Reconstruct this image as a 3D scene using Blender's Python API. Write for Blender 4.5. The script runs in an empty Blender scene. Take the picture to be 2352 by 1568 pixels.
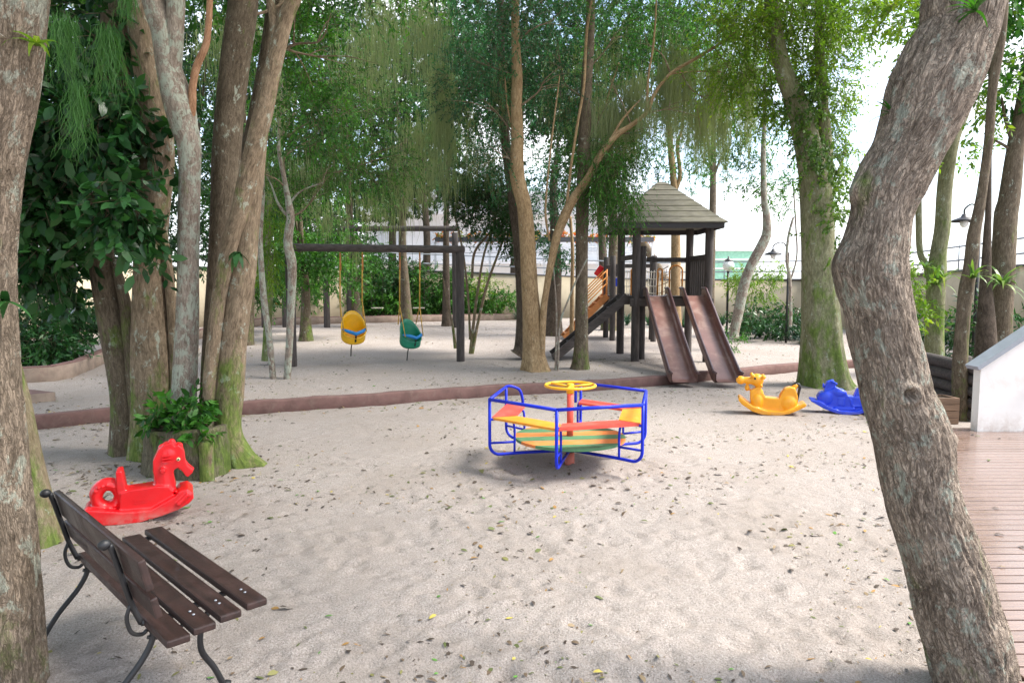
import bpy, bmesh, math
import numpy as np
from mathutils import Vector, Matrix

# ------------------------------------------------------------------ camera, sky, sun, exposure
SC = bpy.context.scene
COL = SC.collection
R = math.radians
FPX, CX, CY, CAMH, PITCH = 1550.0, 1176.0, 784.0, 1.7, math.atan(129.0 / 1550.0)
cam_d = bpy.data.cameras.new("camera")
cam = bpy.data.objects.new("camera", cam_d)
COL.objects.link(cam)
cam.location = (0, 0, CAMH)
cam.rotation_euler = (R(90) - PITCH, 0, 0)
cam_d.sensor_width = 36.0
cam_d.lens = 36.0 * FPX / 2352.0
cam_d.clip_start = 0.05
cam_d.clip_end = 1000
SC.camera = cam

SUN_EL, SUN_AZ = R(52), R(94)          # azimuth clockwise from +Y (towards +X, a little behind the viewer)
world = bpy.data.worlds.new("World")
SC.world = world
world.use_nodes = True
wn = world.node_tree
wn.nodes.clear()
sky = wn.nodes.new("ShaderNodeTexSky")
sky.sky_type = 'NISHITA'
sky.sun_disc = False
sky.sun_elevation = SUN_EL
sky.sun_rotation = SUN_AZ
sky.air_density = 1.0
sky.dust_density = 2.5
sky.ozone_density = 1.0
bg = wn.nodes.new("ShaderNodeBackground")
bg.inputs[1].default_value = 0.15
wo = wn.nodes.new("ShaderNodeOutputWorld")
# thin bright cloud over most of the sky, blue showing between
wtc = wn.nodes.new("ShaderNodeTexCoord"); wmp = wn.nodes.new("ShaderNodeMapping"); wmp.inputs['Scale'].default_value = (1, 1, 2.2)
wnz = wn.nodes.new("ShaderNodeTexNoise"); wnz.inputs['Scale'].default_value = 3.2; wnz.inputs['Detail'].default_value = 6; wnz.inputs['Roughness'].default_value = 0.6
wmr = wn.nodes.new("ShaderNodeMapRange"); wmr.inputs[1].default_value = 0.42; wmr.inputs[2].default_value = 0.60; wmr.inputs[3].default_value = 0.08; wmr.inputs[4].default_value = 1.0
wmx = wn.nodes.new("ShaderNodeMix"); wmx.data_type = 'RGBA'; wmx.inputs[7].default_value = (4.3, 4.4, 4.6, 1)
wn.links.new(wtc.outputs['Generated'], wmp.inputs[0]); wn.links.new(wmp.outputs[0], wnz.inputs['Vector']); wn.links.new(wnz.outputs['Fac'], wmr.inputs[0])
wn.links.new(wmr.outputs[0], wmx.inputs[0]); wn.links.new(sky.outputs[0], wmx.inputs[6]); wn.links.new(wmx.outputs[2], bg.inputs[0])
wn.links.new(bg.outputs[0], wo.inputs[0])
sun_d = bpy.data.lights.new("sun", 'SUN')
sun_d.energy = 2.5
sun_d.angle = R(20)
sun_d.color = (1.0, 0.95, 0.87)
sun = bpy.data.objects.new("sun", sun_d)
COL.objects.link(sun)
sdir = Vector((math.sin(SUN_AZ) * math.cos(SUN_EL), math.cos(SUN_AZ) * math.cos(SUN_EL), math.sin(SUN_EL)))
sun.rotation_euler = sdir.to_track_quat('Z', 'Y').to_euler()
SC.view_settings.view_transform = 'Standard'
SC.view_settings.look = 'None'
SC.view_settings.exposure = 1.72
SC.view_settings.gamma = 1.0
SC.render.engine = 'CYCLES'
SC.cycles.use_denoising = True
SC.cycles.max_bounces = 7
SC.cycles.diffuse_bounces = 4
SC.cycles.glossy_bounces = 2
SC.cycles.transmission_bounces = 4
SC.cycles.transparent_max_bounces = 4
SC.cycles.sample_clamp_indirect = 6.0
SC.cycles.caustics_reflective = False
SC.cycles.caustics_refractive = False

# ------------------------------------------------------------------ noise
def _h(i, j, k, seed):
    n = (i * 374761393 + j * 668265263 + k * 2147483647 * 3 + seed * 974634777) & 0xFFFFFFFF
    n = ((n ^ (n >> 13)) * 1274126177) & 0xFFFFFFFF
    n = (n ^ (n >> 16)) & 0xFFFFFF
    return n.astype(np.float64) / float(0xFFFFFF)

def vn(x, y, z=0.0, seed=1):
    """smooth value noise 0..1, vectorised"""
    x = np.asarray(x, float); y = np.asarray(y, float); z = np.asarray(z, float) + 0 * x
    xi = np.floor(x).astype(np.int64); yi = np.floor(y).astype(np.int64); zi = np.floor(z).astype(np.int64)
    xf = x - xi; yf = y - yi; zf = z - zi
    u = xf * xf * (3 - 2 * xf); v = yf * yf * (3 - 2 * yf); w = zf * zf * (3 - 2 * zf)
    r = 0
    for a in (0, 1):
        for b in (0, 1):
            for c in (0, 1):
                r = r + _h(xi + a, yi + b, zi + c, seed) * (u if a else 1 - u) * (v if b else 1 - v) * (w if c else 1 - w)
    return r

def fbm(x, y, z=0.0, seed=1, o=4):
    t = 0; a = 0.5; f = 1.0
    for k in range(o):
        t = t + a * vn(np.asarray(x) * f, np.asarray(y) * f, np.asarray(z) * f, seed + k); a *= 0.5; f *= 2.03
    return t

# ------------------------------------------------------------------ terrain and picture helpers
def ray(px, py):
    u = (px - CX) / FPX; v = (CY - py) / FPX
    return (u, math.cos(PITCH) + v * math.sin(PITCH), -math.sin(PITCH) + v * math.cos(PITCH))

def at(px, py, Y):
    d = ray(px, py); t = Y / d[1]
    return Vector((d[0] * t, Y, CAMH + d[2] * t))

def pxr(w, Y):
    return w * Y / FPX

def _g0(px, py, z=0.0):
    d = ray(px, py); t = (z - CAMH) / d[2]
    return (d[0] * t, d[1] * t)

CURB_PX = [(-420, 1012), (75, 987), (270, 966), (560, 951), (830, 933), (1120, 911), (1300, 902), (1500, 887), (1700, 866), (1840, 852), (2050, 840), (2350, 826)]
CURB = [_g0(a, b) for a, b in CURB_PX]
CURB = [(-14.0, CURB[0][1] - 0.3)] + CURB + [(26.0, 17.0)]
CXs = np.array([c[0] for c in CURB]); CYs = np.array([c[1] for c in CURB])
STEP = 0.165
def gz(x, y):
    cy = np.interp(x, CXs, CYs)
    up = np.clip((np.asarray(y) - cy - 0.02) / 0.06, 0, 1)
    z = up * (STEP - 0.02 + 0.018 * np.clip(np.asarray(y) - cy - 0.3, 0, 30))
    return z

def gpt(px, py):
    """world point where the pixel's ray meets the terrain"""
    d = ray(px, py); lo = 1.0
    t = lo
    for _ in range(6000):
        x, y, z = d[0] * t, d[1] * t, CAMH + d[2] * t
        if z <= float(gz(x, y)):
            return Vector((x, y, float(gz(x, y))))
        t += 0.01
    return Vector((x, y, 0))

def gY(px, py):
    return gpt(px, py).y

# ------------------------------------------------------------------ object helpers
def tag(o, label=None, cat=None, group=None, kind=None):
    if label: o['label'] = label
    if cat: o['category'] = cat
    if group: o['group'] = group
    if kind: o['kind'] = kind
    return o

def empty(name, loc=(0, 0, 0), rz=0.0, label=None, cat=None, group=None):
    o = bpy.data.objects.new(name, None)
    o.location = loc; o.rotation_euler = (0, 0, rz)
    o.empty_display_size = 0.2
    COL.objects.link(o)
    return tag(o, label, cat, group)

def link(name, me, mats, parent=None, smooth=False):
    if not isinstance(mats, (list, tuple)): mats = [mats]
    for m in mats: me.materials.append(m)
    if smooth:
        me.polygons.foreach_set('use_smooth', [True] * len(me.polygons))
    o = bpy.data.objects.new(name, me)
    COL.objects.link(o)
    if parent is not None: o.parent = parent
    return o

def np_mesh(name, V, F4=None, F3=None, mi4=None, mi3=None, uv=None):
    """fast mesh from numpy verts and quad / tri index arrays"""
    me = bpy.data.meshes.new(name)
    V = np.asarray(V, np.float32)
    me.vertices.add(len(V)); me.vertices.foreach_set('co', V.ravel())
    parts = []; starts = []; tot = []; s = 0; mi = []
    if F4 is not None and len(F4):
        F4 = np.asarray(F4, np.int32); parts.append(F4.ravel()); starts.append(s + 4 * np.arange(len(F4))); tot.append(np.full(len(F4), 4)); s += 4 * len(F4)
        mi.append(np.zeros(len(F4), np.int32) if mi4 is None else np.asarray(mi4, np.int32))
    if F3 is not None and len(F3):
        F3 = np.asarray(F3, np.int32); parts.append(F3.ravel()); starts.append(s + 3 * np.arange(len(F3))); tot.append(np.full(len(F3), 3)); s += 3 * len(F3)
        mi.append(np.zeros(len(F3), np.int32) if mi3 is None else np.asarray(mi3, np.int32))
    loops = np.concatenate(parts).astype(np.int32)
    me.loops.add(len(loops)); me.loops.foreach_set('vertex_index', loops)
    st = np.concatenate(starts).astype(np.int32)
    me.polygons.add(len(st)); me.polygons.foreach_set('loop_start', st)
    me.polygons.foreach_set('loop_total', np.concatenate(tot).astype(np.int32))
    me.polygons.foreach_set('material_index', np.concatenate(mi))
    if uv is not None:
        l = me.uv_layers.new(name='UVMap')
        l.data.foreach_set('uv', np.asarray(uv, np.float32)[loops].ravel())
    me.update(calc_edges=True)
    me.validate()
    return me

class MB:
    """collects simple solids into one mesh"""
    def __init__(s): s.V = []; s.F = []; s.M = []; s.S = []
    def add(s, V, F, m=0, smooth=False):
        b = len(s.V); s.V += [tuple(v) for v in V]
        for f in F: s.F.append([b + i for i in f]); s.M.append(m); s.S.append(smooth)
        return s
    def box(s, c, d, rot=None, m=0, bev=0.0):
        bm = bmesh.new(); bmesh.ops.create_cube(bm, size=1)
        for v in bm.verts: v.co = Vector((v.co.x * d[0], v.co.y * d[1], v.co.z * d[2]))
        if bev > 0:
            bmesh.ops.bevel(bm, geom=list(bm.edges), offset=bev, segments=2, affect='EDGES', profile=0.6)
        if rot is not None: bmesh.ops.transform(bm, matrix=rot.to_4x4(), verts=bm.verts)
        c = Vector(c)
        bm.verts.ensure_lookup_table()
        V = [v.co + c for v in bm.verts]; F = [[v.index for v in f.verts] for f in bm.faces]
        bm.free(); return s.add(V, F, m)
    def bar(s, a, b, w, h, up=(0, 0, 1), m=0, bev=0.0):
        """box from a to b: w across, h along up"""
        a = Vector(a); b = Vector(b); x = (b - a); L = x.length; x.normalize()
        y = Vector(up).cross(x).normalized(); z = x.cross(y)
        return s.box((a + b) / 2, (L, w, h), Matrix((x, y, z)).transposed(), m, bev)
    def tube(s, pts, r, n=10, m=0, caps=True, closed=False):
        P = [Vector(p) for p in pts]; N = len(P)
        rr = r if isinstance(r, (list, tuple)) else [r] * N
        T = []
        for i in range(N):
            if closed: t = P[(i + 1) % N] - P[i - 1]
            else: t = P[min(i + 1, N - 1)] - P[max(i - 1, 0)]
            T.append(t.normalized())
        u = T[0].cross(Vector((0, 0, 1)))
        if u.length < 1e-3: u = T[0].cross(Vector((0, 1, 0)))
        u.normalize(); V = []
        for i in range(N):
            u = (u - T[i] * u.dot(T[i])).normalized(); w = T[i].cross(u)
            for k in range(n):
                a = 2 * math.pi * k / n
                V.append(P[i] + (u * math.cos(a) + w * math.sin(a)) * rr[i])
        F = []
        for i in range(N if closed else N - 1):
            j = (i + 1) % N
            for k in range(n): F.append([i * n + k, i * n + (k + 1) % n, j * n + (k + 1) % n, j * n + k])
        b = len(s.V); s.add(V, F, m, True)
        if caps and not closed:
            s.F.append([b + k for k in reversed(range(n))]); s.M.append(m); s.S.append(False)
            s.F.append([b + (N - 1) * n + k for k in range(n)]); s.M.append(m); s.S.append(False)
        return s
    def lathe(s, prof, c=(0, 0, 0), n=20, m=0, sx=1, sy=1):
        V = []; F = []; c = Vector(c)
        for r, z in prof:
            for k in range(n):
                a = 2 * math.pi * k / n; V.append(c + Vector((r * math.cos(a) * sx, r * math.sin(a) * sy, z)))
        for i in range(len(prof) - 1):
            for k in range(n): F.append([i * n + k, i * n + (k + 1) % n, (i + 1) * n + (k + 1) % n, (i + 1) * n + k])
        return s.add(V, F, m, True)
    def ell(s, c, r, n=16, m=0):
        prof = [(max(1e-4, math.sin(math.pi * i / 10)), -math.cos(math.pi * i / 10)) for i in range(11)]
        V = []; F = []; c = Vector(c)
        for q, z in prof:
            for k in range(n):
                a = 2 * math.pi * k / n; V.append(c + Vector((q * math.cos(a) * r[0], q * math.sin(a) * r[1], z * r[2])))
        for i in range(10):
            for k in range(n): F.append([i * n + k, i * n + (k + 1) % n, (i + 1) * n + (k + 1) % n, (i + 1) * n + k])
        F.append([k for k in reversed(range(n))]); F.append([10 * n + k for k in range(n)])
        return s.add(V, F, m, True)
    def prism(s, poly, y0, y1, m=0):
        """polygon in X-Z extruded along Y"""
        n = len(poly); V = [(p[0], y0, p[1]) for p in poly] + [(p[0], y1, p[1]) for p in poly]
        F = [list(range(n)), [n + k for k in reversed(range(n))]] + [[k, n + k, n + (k + 1) % n, (k + 1) % n] for k in range(n)]
        return s.add(V, F, m)
    def mesh(s, name):
        me = bpy.data.meshes.new(name); me.from_pydata([tuple(v) for v in s.V], [], s.F)
        me.polygons.foreach_set('material_index', s.M); me.polygons.foreach_set('use_smooth', s.S)
        bm = bmesh.new(); bm.from_mesh(me); bmesh.ops.recalc_face_normals(bm, faces=bm.faces); bm.to_mesh(me); bm.free()
        me.update(); return me
    def build(s, name, mats, parent=None):
        return link(name, s.mesh(name), mats, parent)

def remesh(mb, name, mats, parent, voxel=0.008, smooth=6):
    """fuses the solids of mb into one moulded skin"""
    me = mb.mesh(name); o = bpy.data.objects.new(name, me); COL.objects.link(o)
    m = o.modifiers.new('r', 'REMESH'); m.mode = 'VOXEL'; m.voxel_size = voxel; m.use_smooth_shade = True
    s = o.modifiers.new('s', 'SMOOTH'); s.iterations = smooth; s.factor = 0.6
    dg = bpy.context.evaluated_depsgraph_get()
    nm = bpy.data.meshes.new_from_object(o.evaluated_get(dg))
    bpy.data.objects.remove(o); bpy.data.meshes.remove(me)
    nm.name = name
    nm.materials.clear()
    return link(name, nm, mats, parent, smooth=True)

def cat(P, n=8):
    """Catmull-Rom through numpy points"""
    P = np.asarray(P, float); out = []
    Q = np.vstack([2 * P[0] - P[1], P, 2 * P[-1] - P[-2]])
    for i in range(1, len(Q) - 2):
        for k in range(n):
            t = k / n; a, b, c, d = Q[i - 1], Q[i], Q[i + 1], Q[i + 2]
            out.append(0.5 * (2 * b + (c - a) * t + (2 * a - 5 * b + 4 * c - d) * t * t + (3 * b - a - 3 * c + d) * t ** 3))
    out.append(P[-1]); return np.array(out)

# ------------------------------------------------------------------ materials
def nodes(name):
    m = bpy.data.materials.new(name); m.use_nodes = True; nt = m.node_tree
    b = nt.nodes['Principled BSDF']
    return m, nt, b

def N(nt, t, **kw):
    n = nt.nodes.new(t)
    for k, v in kw.items():
        if k.startswith('i_'):
            key = k[2:]; key = int(key) if key.isdigit() else key
            n.inputs[key].default_value = v
        else: setattr(n, k, v)
    return n

def ramp(nt, fac, stops, interp='LINEAR'):
    r = nt.nodes.new('ShaderNodeValToRGB'); r.color_ramp.interpolation = interp
    while len(r.color_ramp.elements) < len(stops): r.color_ramp.elements.new(0.5)
    for e, (p, c) in zip(r.color_ramp.elements, stops): e.position = p; e.color = (*c, 1) if len(c) == 3 else c
    nt.links.new(fac, r.inputs[0]); return r.outputs[0]

def mapping(nt, src, scale=(1, 1, 1)):
    m = nt.nodes.new('ShaderNodeMapping'); m.inputs['Scale'].default_value = scale
    nt.links.new(src, m.inputs[0]); return m.outputs[0]

def noise(nt, vec, scale, detail=4, rough=0.55, dist=0.0):
    n = N(nt, 'ShaderNodeTexNoise'); n.inputs['Scale'].default_value = scale; n.inputs['Detail'].default_value = detail
    n.inputs['Roughness'].default_value = rough; n.inputs['Distortion'].default_value = dist
    if vec is not None: nt.links.new(vec, n.inputs['Vector'])
    return n.outputs['Fac']

def mixc(nt, fac, a, b, mode='MIX'):
    n = nt.nodes.new('ShaderNodeMix'); n.data_type = 'RGBA'; n.blend_type = mode
    for s, v in ((0, fac), (6, a), (7, b)):
        if isinstance(v, (int, float)): n.inputs[s].default_value = v
        elif isinstance(v, tuple): n.inputs[s].default_value = (*v, 1)
        else: nt.links.new(v, n.inputs[s])
    return n.outputs[2]

def math_(nt, op, a, b=0.0, clamp=False):
    n = nt.nodes.new('ShaderNodeMath'); n.operation = op; n.use_clamp = clamp
    for s, v in ((0, a), (1, b)):
        if isinstance(v, (int, float)): n.inputs[s].default_value = v
        else: nt.links.new(v, n.inputs[s])
    return n.outputs[0]

def bump(nt, b, h, strength, dist=0.01):
    n = nt.nodes.new('ShaderNodeBump'); n.inputs['Strength'].default_value = strength; n.inputs['Distance'].default_value = dist
    nt.links.new(h, n.inputs['Height']); nt.links.new(n.outputs[0], b.inputs['Normal'])

def mapr(nt, v, a, b, c=0.0, d=1.0):
    n = nt.nodes.new('ShaderNodeMapRange'); nt.links.new(v, n.inputs[0])
    for i, x in enumerate((a, b, c, d)): n.inputs[i + 1].default_value = x
    return n.outputs[0]

def bark(name, dark, mid, light, lichen=0.3, moss=0.2, sc=1.0, lich_c=(0.36, 0.40, 0.33), bstr=0.7, mossz=0.5, stretch=0.22):
    m, nt, b = nodes(name)
    tc = N(nt, 'ShaderNodeTexCoord'); uv = tc.outputs['UV']; ob = tc.outputs['Object']
    fine = noise(nt, mapping(nt, uv, (sc, sc * stretch, 1)), 60, 6, 0.65, 0.6)
    big = noise(nt, mapping(nt, uv, (sc, sc * 0.5, 1)), 9, 4, 0.6, 0.3)
    rn = noise(nt, mapping(nt, uv, (sc, sc * stretch, 1)), 34, 3, 0.6, 1.2)
    rn2 = noise(nt, mapping(nt, uv, (sc * 1.3, sc * stretch * 1.6, 1)), 78, 2, 0.6, 0.8)
    cr1 = mapr(nt, math_(nt, 'ABSOLUTE', math_(nt, 'SUBTRACT', rn, 0.5)), 0.0, 0.055, 0.0, 1.0)
    cr2 = mapr(nt, math_(nt, 'ABSOLUTE', math_(nt, 'SUBTRACT', rn2, 0.5)), 0.0, 0.05, 0.45, 1.0)
    crack = math_(nt, 'MULTIPLY', cr1, cr2)
    c = ramp(nt, fine, [(0.30, dark), (0.5, mid), (0.70, light)])
    c = mixc(nt, mapr(nt, big, 0.35, 0.7, 0.0, 0.55), c, tuple(x * 1.25 for x in light))
    c = mixc(nt, math_(nt, 'MULTIPLY', math_(nt, 'SUBTRACT', 1.0, crack), 0.55), c, dark)
    if lichen > 0:
        l1 = noise(nt, mapping(nt, ob, (1, 1, 0.7)), 9, 7, 0.75, 0.3)
        l = mapr(nt, l1, 0.66 - 0.13 * lichen, 0.70 - 0.13 * lichen)
        l = math_(nt, 'MULTIPLY', l, mapr(nt, fine, 0.3, 0.5), True)
        c = mixc(nt, math_(nt, 'MULTIPLY', l, 0.8), c, lich_c)
    if moss > 0:
        geo = N(nt, 'ShaderNodeNewGeometry'); sep = N(nt, 'ShaderNodeSeparateXYZ'); nt.links.new(geo.outputs['Position'], sep.inputs[0])
        hz = mapr(nt, sep.outputs[2], 0.0, mossz * 2.5, 0.10 * moss + 0.02, -0.02)
        mo = noise(nt, mapping(nt, ob, (1, 1, 0.45)), 4.0, 8, 0.75, 0.3)
        f = mapr(nt, math_(nt, 'ADD', mo, hz), 0.63 - 0.06 * moss, 0.76 - 0.06 * moss)
        gcol = ramp(nt, fine, [(0.3, (0.04, 0.08, 0.010)), (0.7, (0.15, 0.24, 0.03))])
        c = mixc(nt, math_(nt, 'MULTIPLY', f, 0.8), c, gcol)
    nt.links.new(c, b.inputs['Base Color']); b.inputs['Roughness'].default_value = 0.9
    b.inputs['Specular IOR Level'].default_value = 0.2
    h = math_(nt, 'ADD', math_(nt, 'MULTIPLY', crack, 0.6), fine)
    bump(nt, b, h, bstr, 0.012)
    return m

def leafmat(name, cols, trans=0.35, rough=0.5, hue_noise=1.2):
    m, nt, b = nodes(name)
    out = nt.nodes['Material Output']
    geo = N(nt, 'ShaderNodeNewGeometry')
    tc = N(nt, 'ShaderNodeTexCoord')
    nz = noise(nt, tc.outputs['Object'], hue_noise, 3, 0.6)
    f = math_(nt, 'ADD', math_(nt, 'MULTIPLY', geo.outputs['Random Per Island'], 0.48), math_(nt, 'MULTIPLY', mapr(nt, nz, 0.34, 0.66), 0.52))
    k = len(cols)
    c = ramp(nt, f, [(i / (k - 1), cc) for i, cc in enumerate(cols)])
    nt.links.new(c, b.inputs['Base Color']); b.inputs['Roughness'].default_value = rough
    b.inputs['Specular IOR Level'].default_value = 0.35
    tr = N(nt, 'ShaderNodeBsdfTranslucent')
    nt.links.new(mixc(nt, 1.0, c, (1.35, 1.45, 0.6), 'MULTIPLY'), tr.inputs[0])
    mx = N(nt, 'ShaderNodeMixShader'); mx.inputs[0].default_value = trans
    nt.links.new(b.outputs[0], mx.inputs[1]); nt.links.new(tr.outputs[0], mx.inputs[2]); nt.links.new(mx.outputs[0], out.inputs[0])
    return m

def plain(name, col, rough=0.5, var=0.15, sc=8, bmp=0.0, bsc=60, metal=0.0, spec=0.5, dirt=0.0, dirt_c=(0.3, 0.26, 0.22), stretch=(1, 1, 1), coat=0.0, dustz=0.0, dust_c=(0.42, 0.35, 0.29)):
    m, nt, b = nodes(name)
    tc = N(nt, 'ShaderNodeTexCoord'); v = mapping(nt, tc.outputs['Object'], stretch)
    n = noise(nt, v, sc, 5, 0.6, 0.2)
    c = ramp(nt, n, [(0.3, tuple(x * (1 - var) for x in col)), (0.7, tuple(min(1, x * (1 + var)) for x in col))])
    if dirt > 0:
        d = noise(nt, tc.outputs['Object'], sc * 0.7 + 3, 6, 0.7, 0.5)
        c = mixc(nt, math_(nt, 'MULTIPLY', mapr(nt, d, 0.5, 0.68), dirt), c, dirt_c)
        nt.links.new(mapr(nt, d, 0.4, 0.7, rough, min(1, rough + 0.3)), b.inputs['Roughness'])
    else: b.inputs['Roughness'].default_value = rough
    if dustz > 0:
        sp = N(nt, 'ShaderNodeSeparateXYZ'); nt.links.new(tc.outputs['Object'], sp.inputs[0])
        dn = noise(nt, tc.outputs['Object'], 11, 6, 0.7, 0.4)
        f = math_(nt, 'MULTIPLY', mapr(nt, sp.outputs[2], 0.0, dustz, 1.0, 0.0), mapr(nt, dn, 0.38, 0.62), True)
        c = mixc(nt, math_(nt, 'MULTIPLY', f, 0.6), c, dust_c)
    nt.links.new(c, b.inputs['Base Color']); b.inputs['Metallic'].default_value = metal
    b.inputs['Specular IOR Level'].default_value = spec
    b.inputs['Coat Weight'].default_value = coat
    if bmp > 0: bump(nt, b, noise(nt, v, bsc, 5, 0.65), bmp, 0.006)
    return m
# ------------------------------------------------------------------ trunks
class Tree:
    def __init__(s): s.V = []; s.F = []; s.UV = []; s.n = 0
    def limb(s, P, r, seg=18, step=0.08, amp=0.05, ridge=0.03, flare=0.0, lobes=5, seed=1, bumps=(), oval=1.0, twist=0.0, crack=0.0):
        P = np.asarray([tuple(p) for p in P], float); r = np.asarray(r, float)
        C = cat(P, 8); rr = cat(np.column_stack([r, r * 0, r * 0]), 8)[:, 0]
        d = np.r_[0, np.cumsum(np.linalg.norm(np.diff(C, axis=0), axis=1))]
        L = d[-1]; n = max(4, int(L / step)); t = np.linspace(0, L, n)
        C = np.column_stack([np.interp(t, d, C[:, k]) for k in range(3)]); rr = np.maximum(np.interp(t, d, rr), 0.001)
        T = np.gradient(C, axis=0); T /= np.linalg.norm(T, axis=1)[:, None]
        # frame: seam looks away from the viewer side (+Y)
        ref = np.array([0, 1.0, 0.02]); U = ref - T * (T @ ref)[:, None]; U /= np.linalg.norm(U, axis=1)[:, None]
        W = np.cross(T, U)
        a = np.linspace(0, 2 * np.pi, seg + 1)
        A, S = np.meshgrid(a, t); A2 = A + twist * S
        ca, sa = np.cos(A), np.sin(A)
        k = 1 + amp * 2 * (fbm(np.cos(A2) * 1.3 + 7, np.sin(A2) * 1.3 + S * 1.1, S * 0.9, seed, 3) - 0.45)
        k += ridge * 2 * (fbm(np.cos(A2) * 5.5, np.sin(A2) * 5.5, S * 1.6, seed + 9, 3) - 0.45)
        if crack > 0:
            rid = np.abs(fbm(np.cos(A2) * 11, np.sin(A2) * 11, S * 7, seed + 20, 3) - 0.45) * 2
            k -= crack * np.clip(1 - rid * 5, 0, 1)
            k += crack * 0.8 * (fbm(np.cos(A2) * 22, np.sin(A2) * 22, S * 26, seed + 25, 2) - 0.4)
        if flare > 0:
            fl = np.exp(-S / (2.2 * r[0] + 0.03)); ph = seed * 1.7
            k += flare * fl * (0.5 + 0.5 * np.maximum(0, np.cos(lobes * A + ph + 0.6 * np.sin(2 * A))) ** 1.5)
        RR = rr[:, None] * k
        X = C[:, None, :] + U[:, None, :] * (RR * ca)[..., None] + W[:, None, :] * (RR * sa * oval)[..., None]
        Nn = U[:, None, :] * ca[..., None] + W[:, None, :] * sa[..., None]
        for (c, rad, h, kind) in bumps:
            dd = np.linalg.norm(X - np.array(c), axis=2)
            if kind == 'hole': g = -h * np.exp(-(dd / (rad * 0.55)) ** 4) + h * 0.55 * np.exp(-((dd - rad) / (rad * 0.35)) ** 2)
            else: g = h * np.exp(-(dd / rad) ** 2)
            X = X + Nn * g[..., None]
        ns = seg + 1; b = s.n
        s.V.append(X.reshape(-1, 3)); s.UV.append(np.column_stack([(A * rr.mean()).ravel(), S.ravel()]))
        i, j = np.meshgrid(np.arange(n - 1), np.arange(seg), indexing='ij')
        s.F.append(np.column_stack([(b + i * ns + j).ravel(), (b + i * ns + j + 1).ravel(), (b + (i + 1) * ns + j + 1).ravel(), (b + (i + 1) * ns + j).ravel()]))
        s.n += X.shape[0] * X.shape[1]
        return s
    def px(s, pts, Y, close=True, **kw):
        """limb from picture stations (px, py, width_px[, Y])"""
        P = []; r = []
        for q in pts:
            y = q[3] if len(q) > 3 else Y
            P.append(at(q[0], q[1], y)); r.append(pxr(q[2], y) / 2)
        if close: P.append(P[-1] + (P[-1] - P[-2]).normalized() * max(0.02, r[-1])); r.append(r[-1] * 0.1)
        return s.limb(P, r, **kw)
    def mesh(s, name): return np_mesh(name, np.vstack(s.V), np.vstack(s.F), uv=np.vstack(s.UV))
    def build(s, name, mat, parent=None): return link(name, s.mesh(name), mat, parent, smooth=True)

# ------------------------------------------------------------------ foliage
def norm(a): return a / np.maximum(1e-6, np.linalg.norm(a, axis=-1, keepdims=True))

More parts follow.
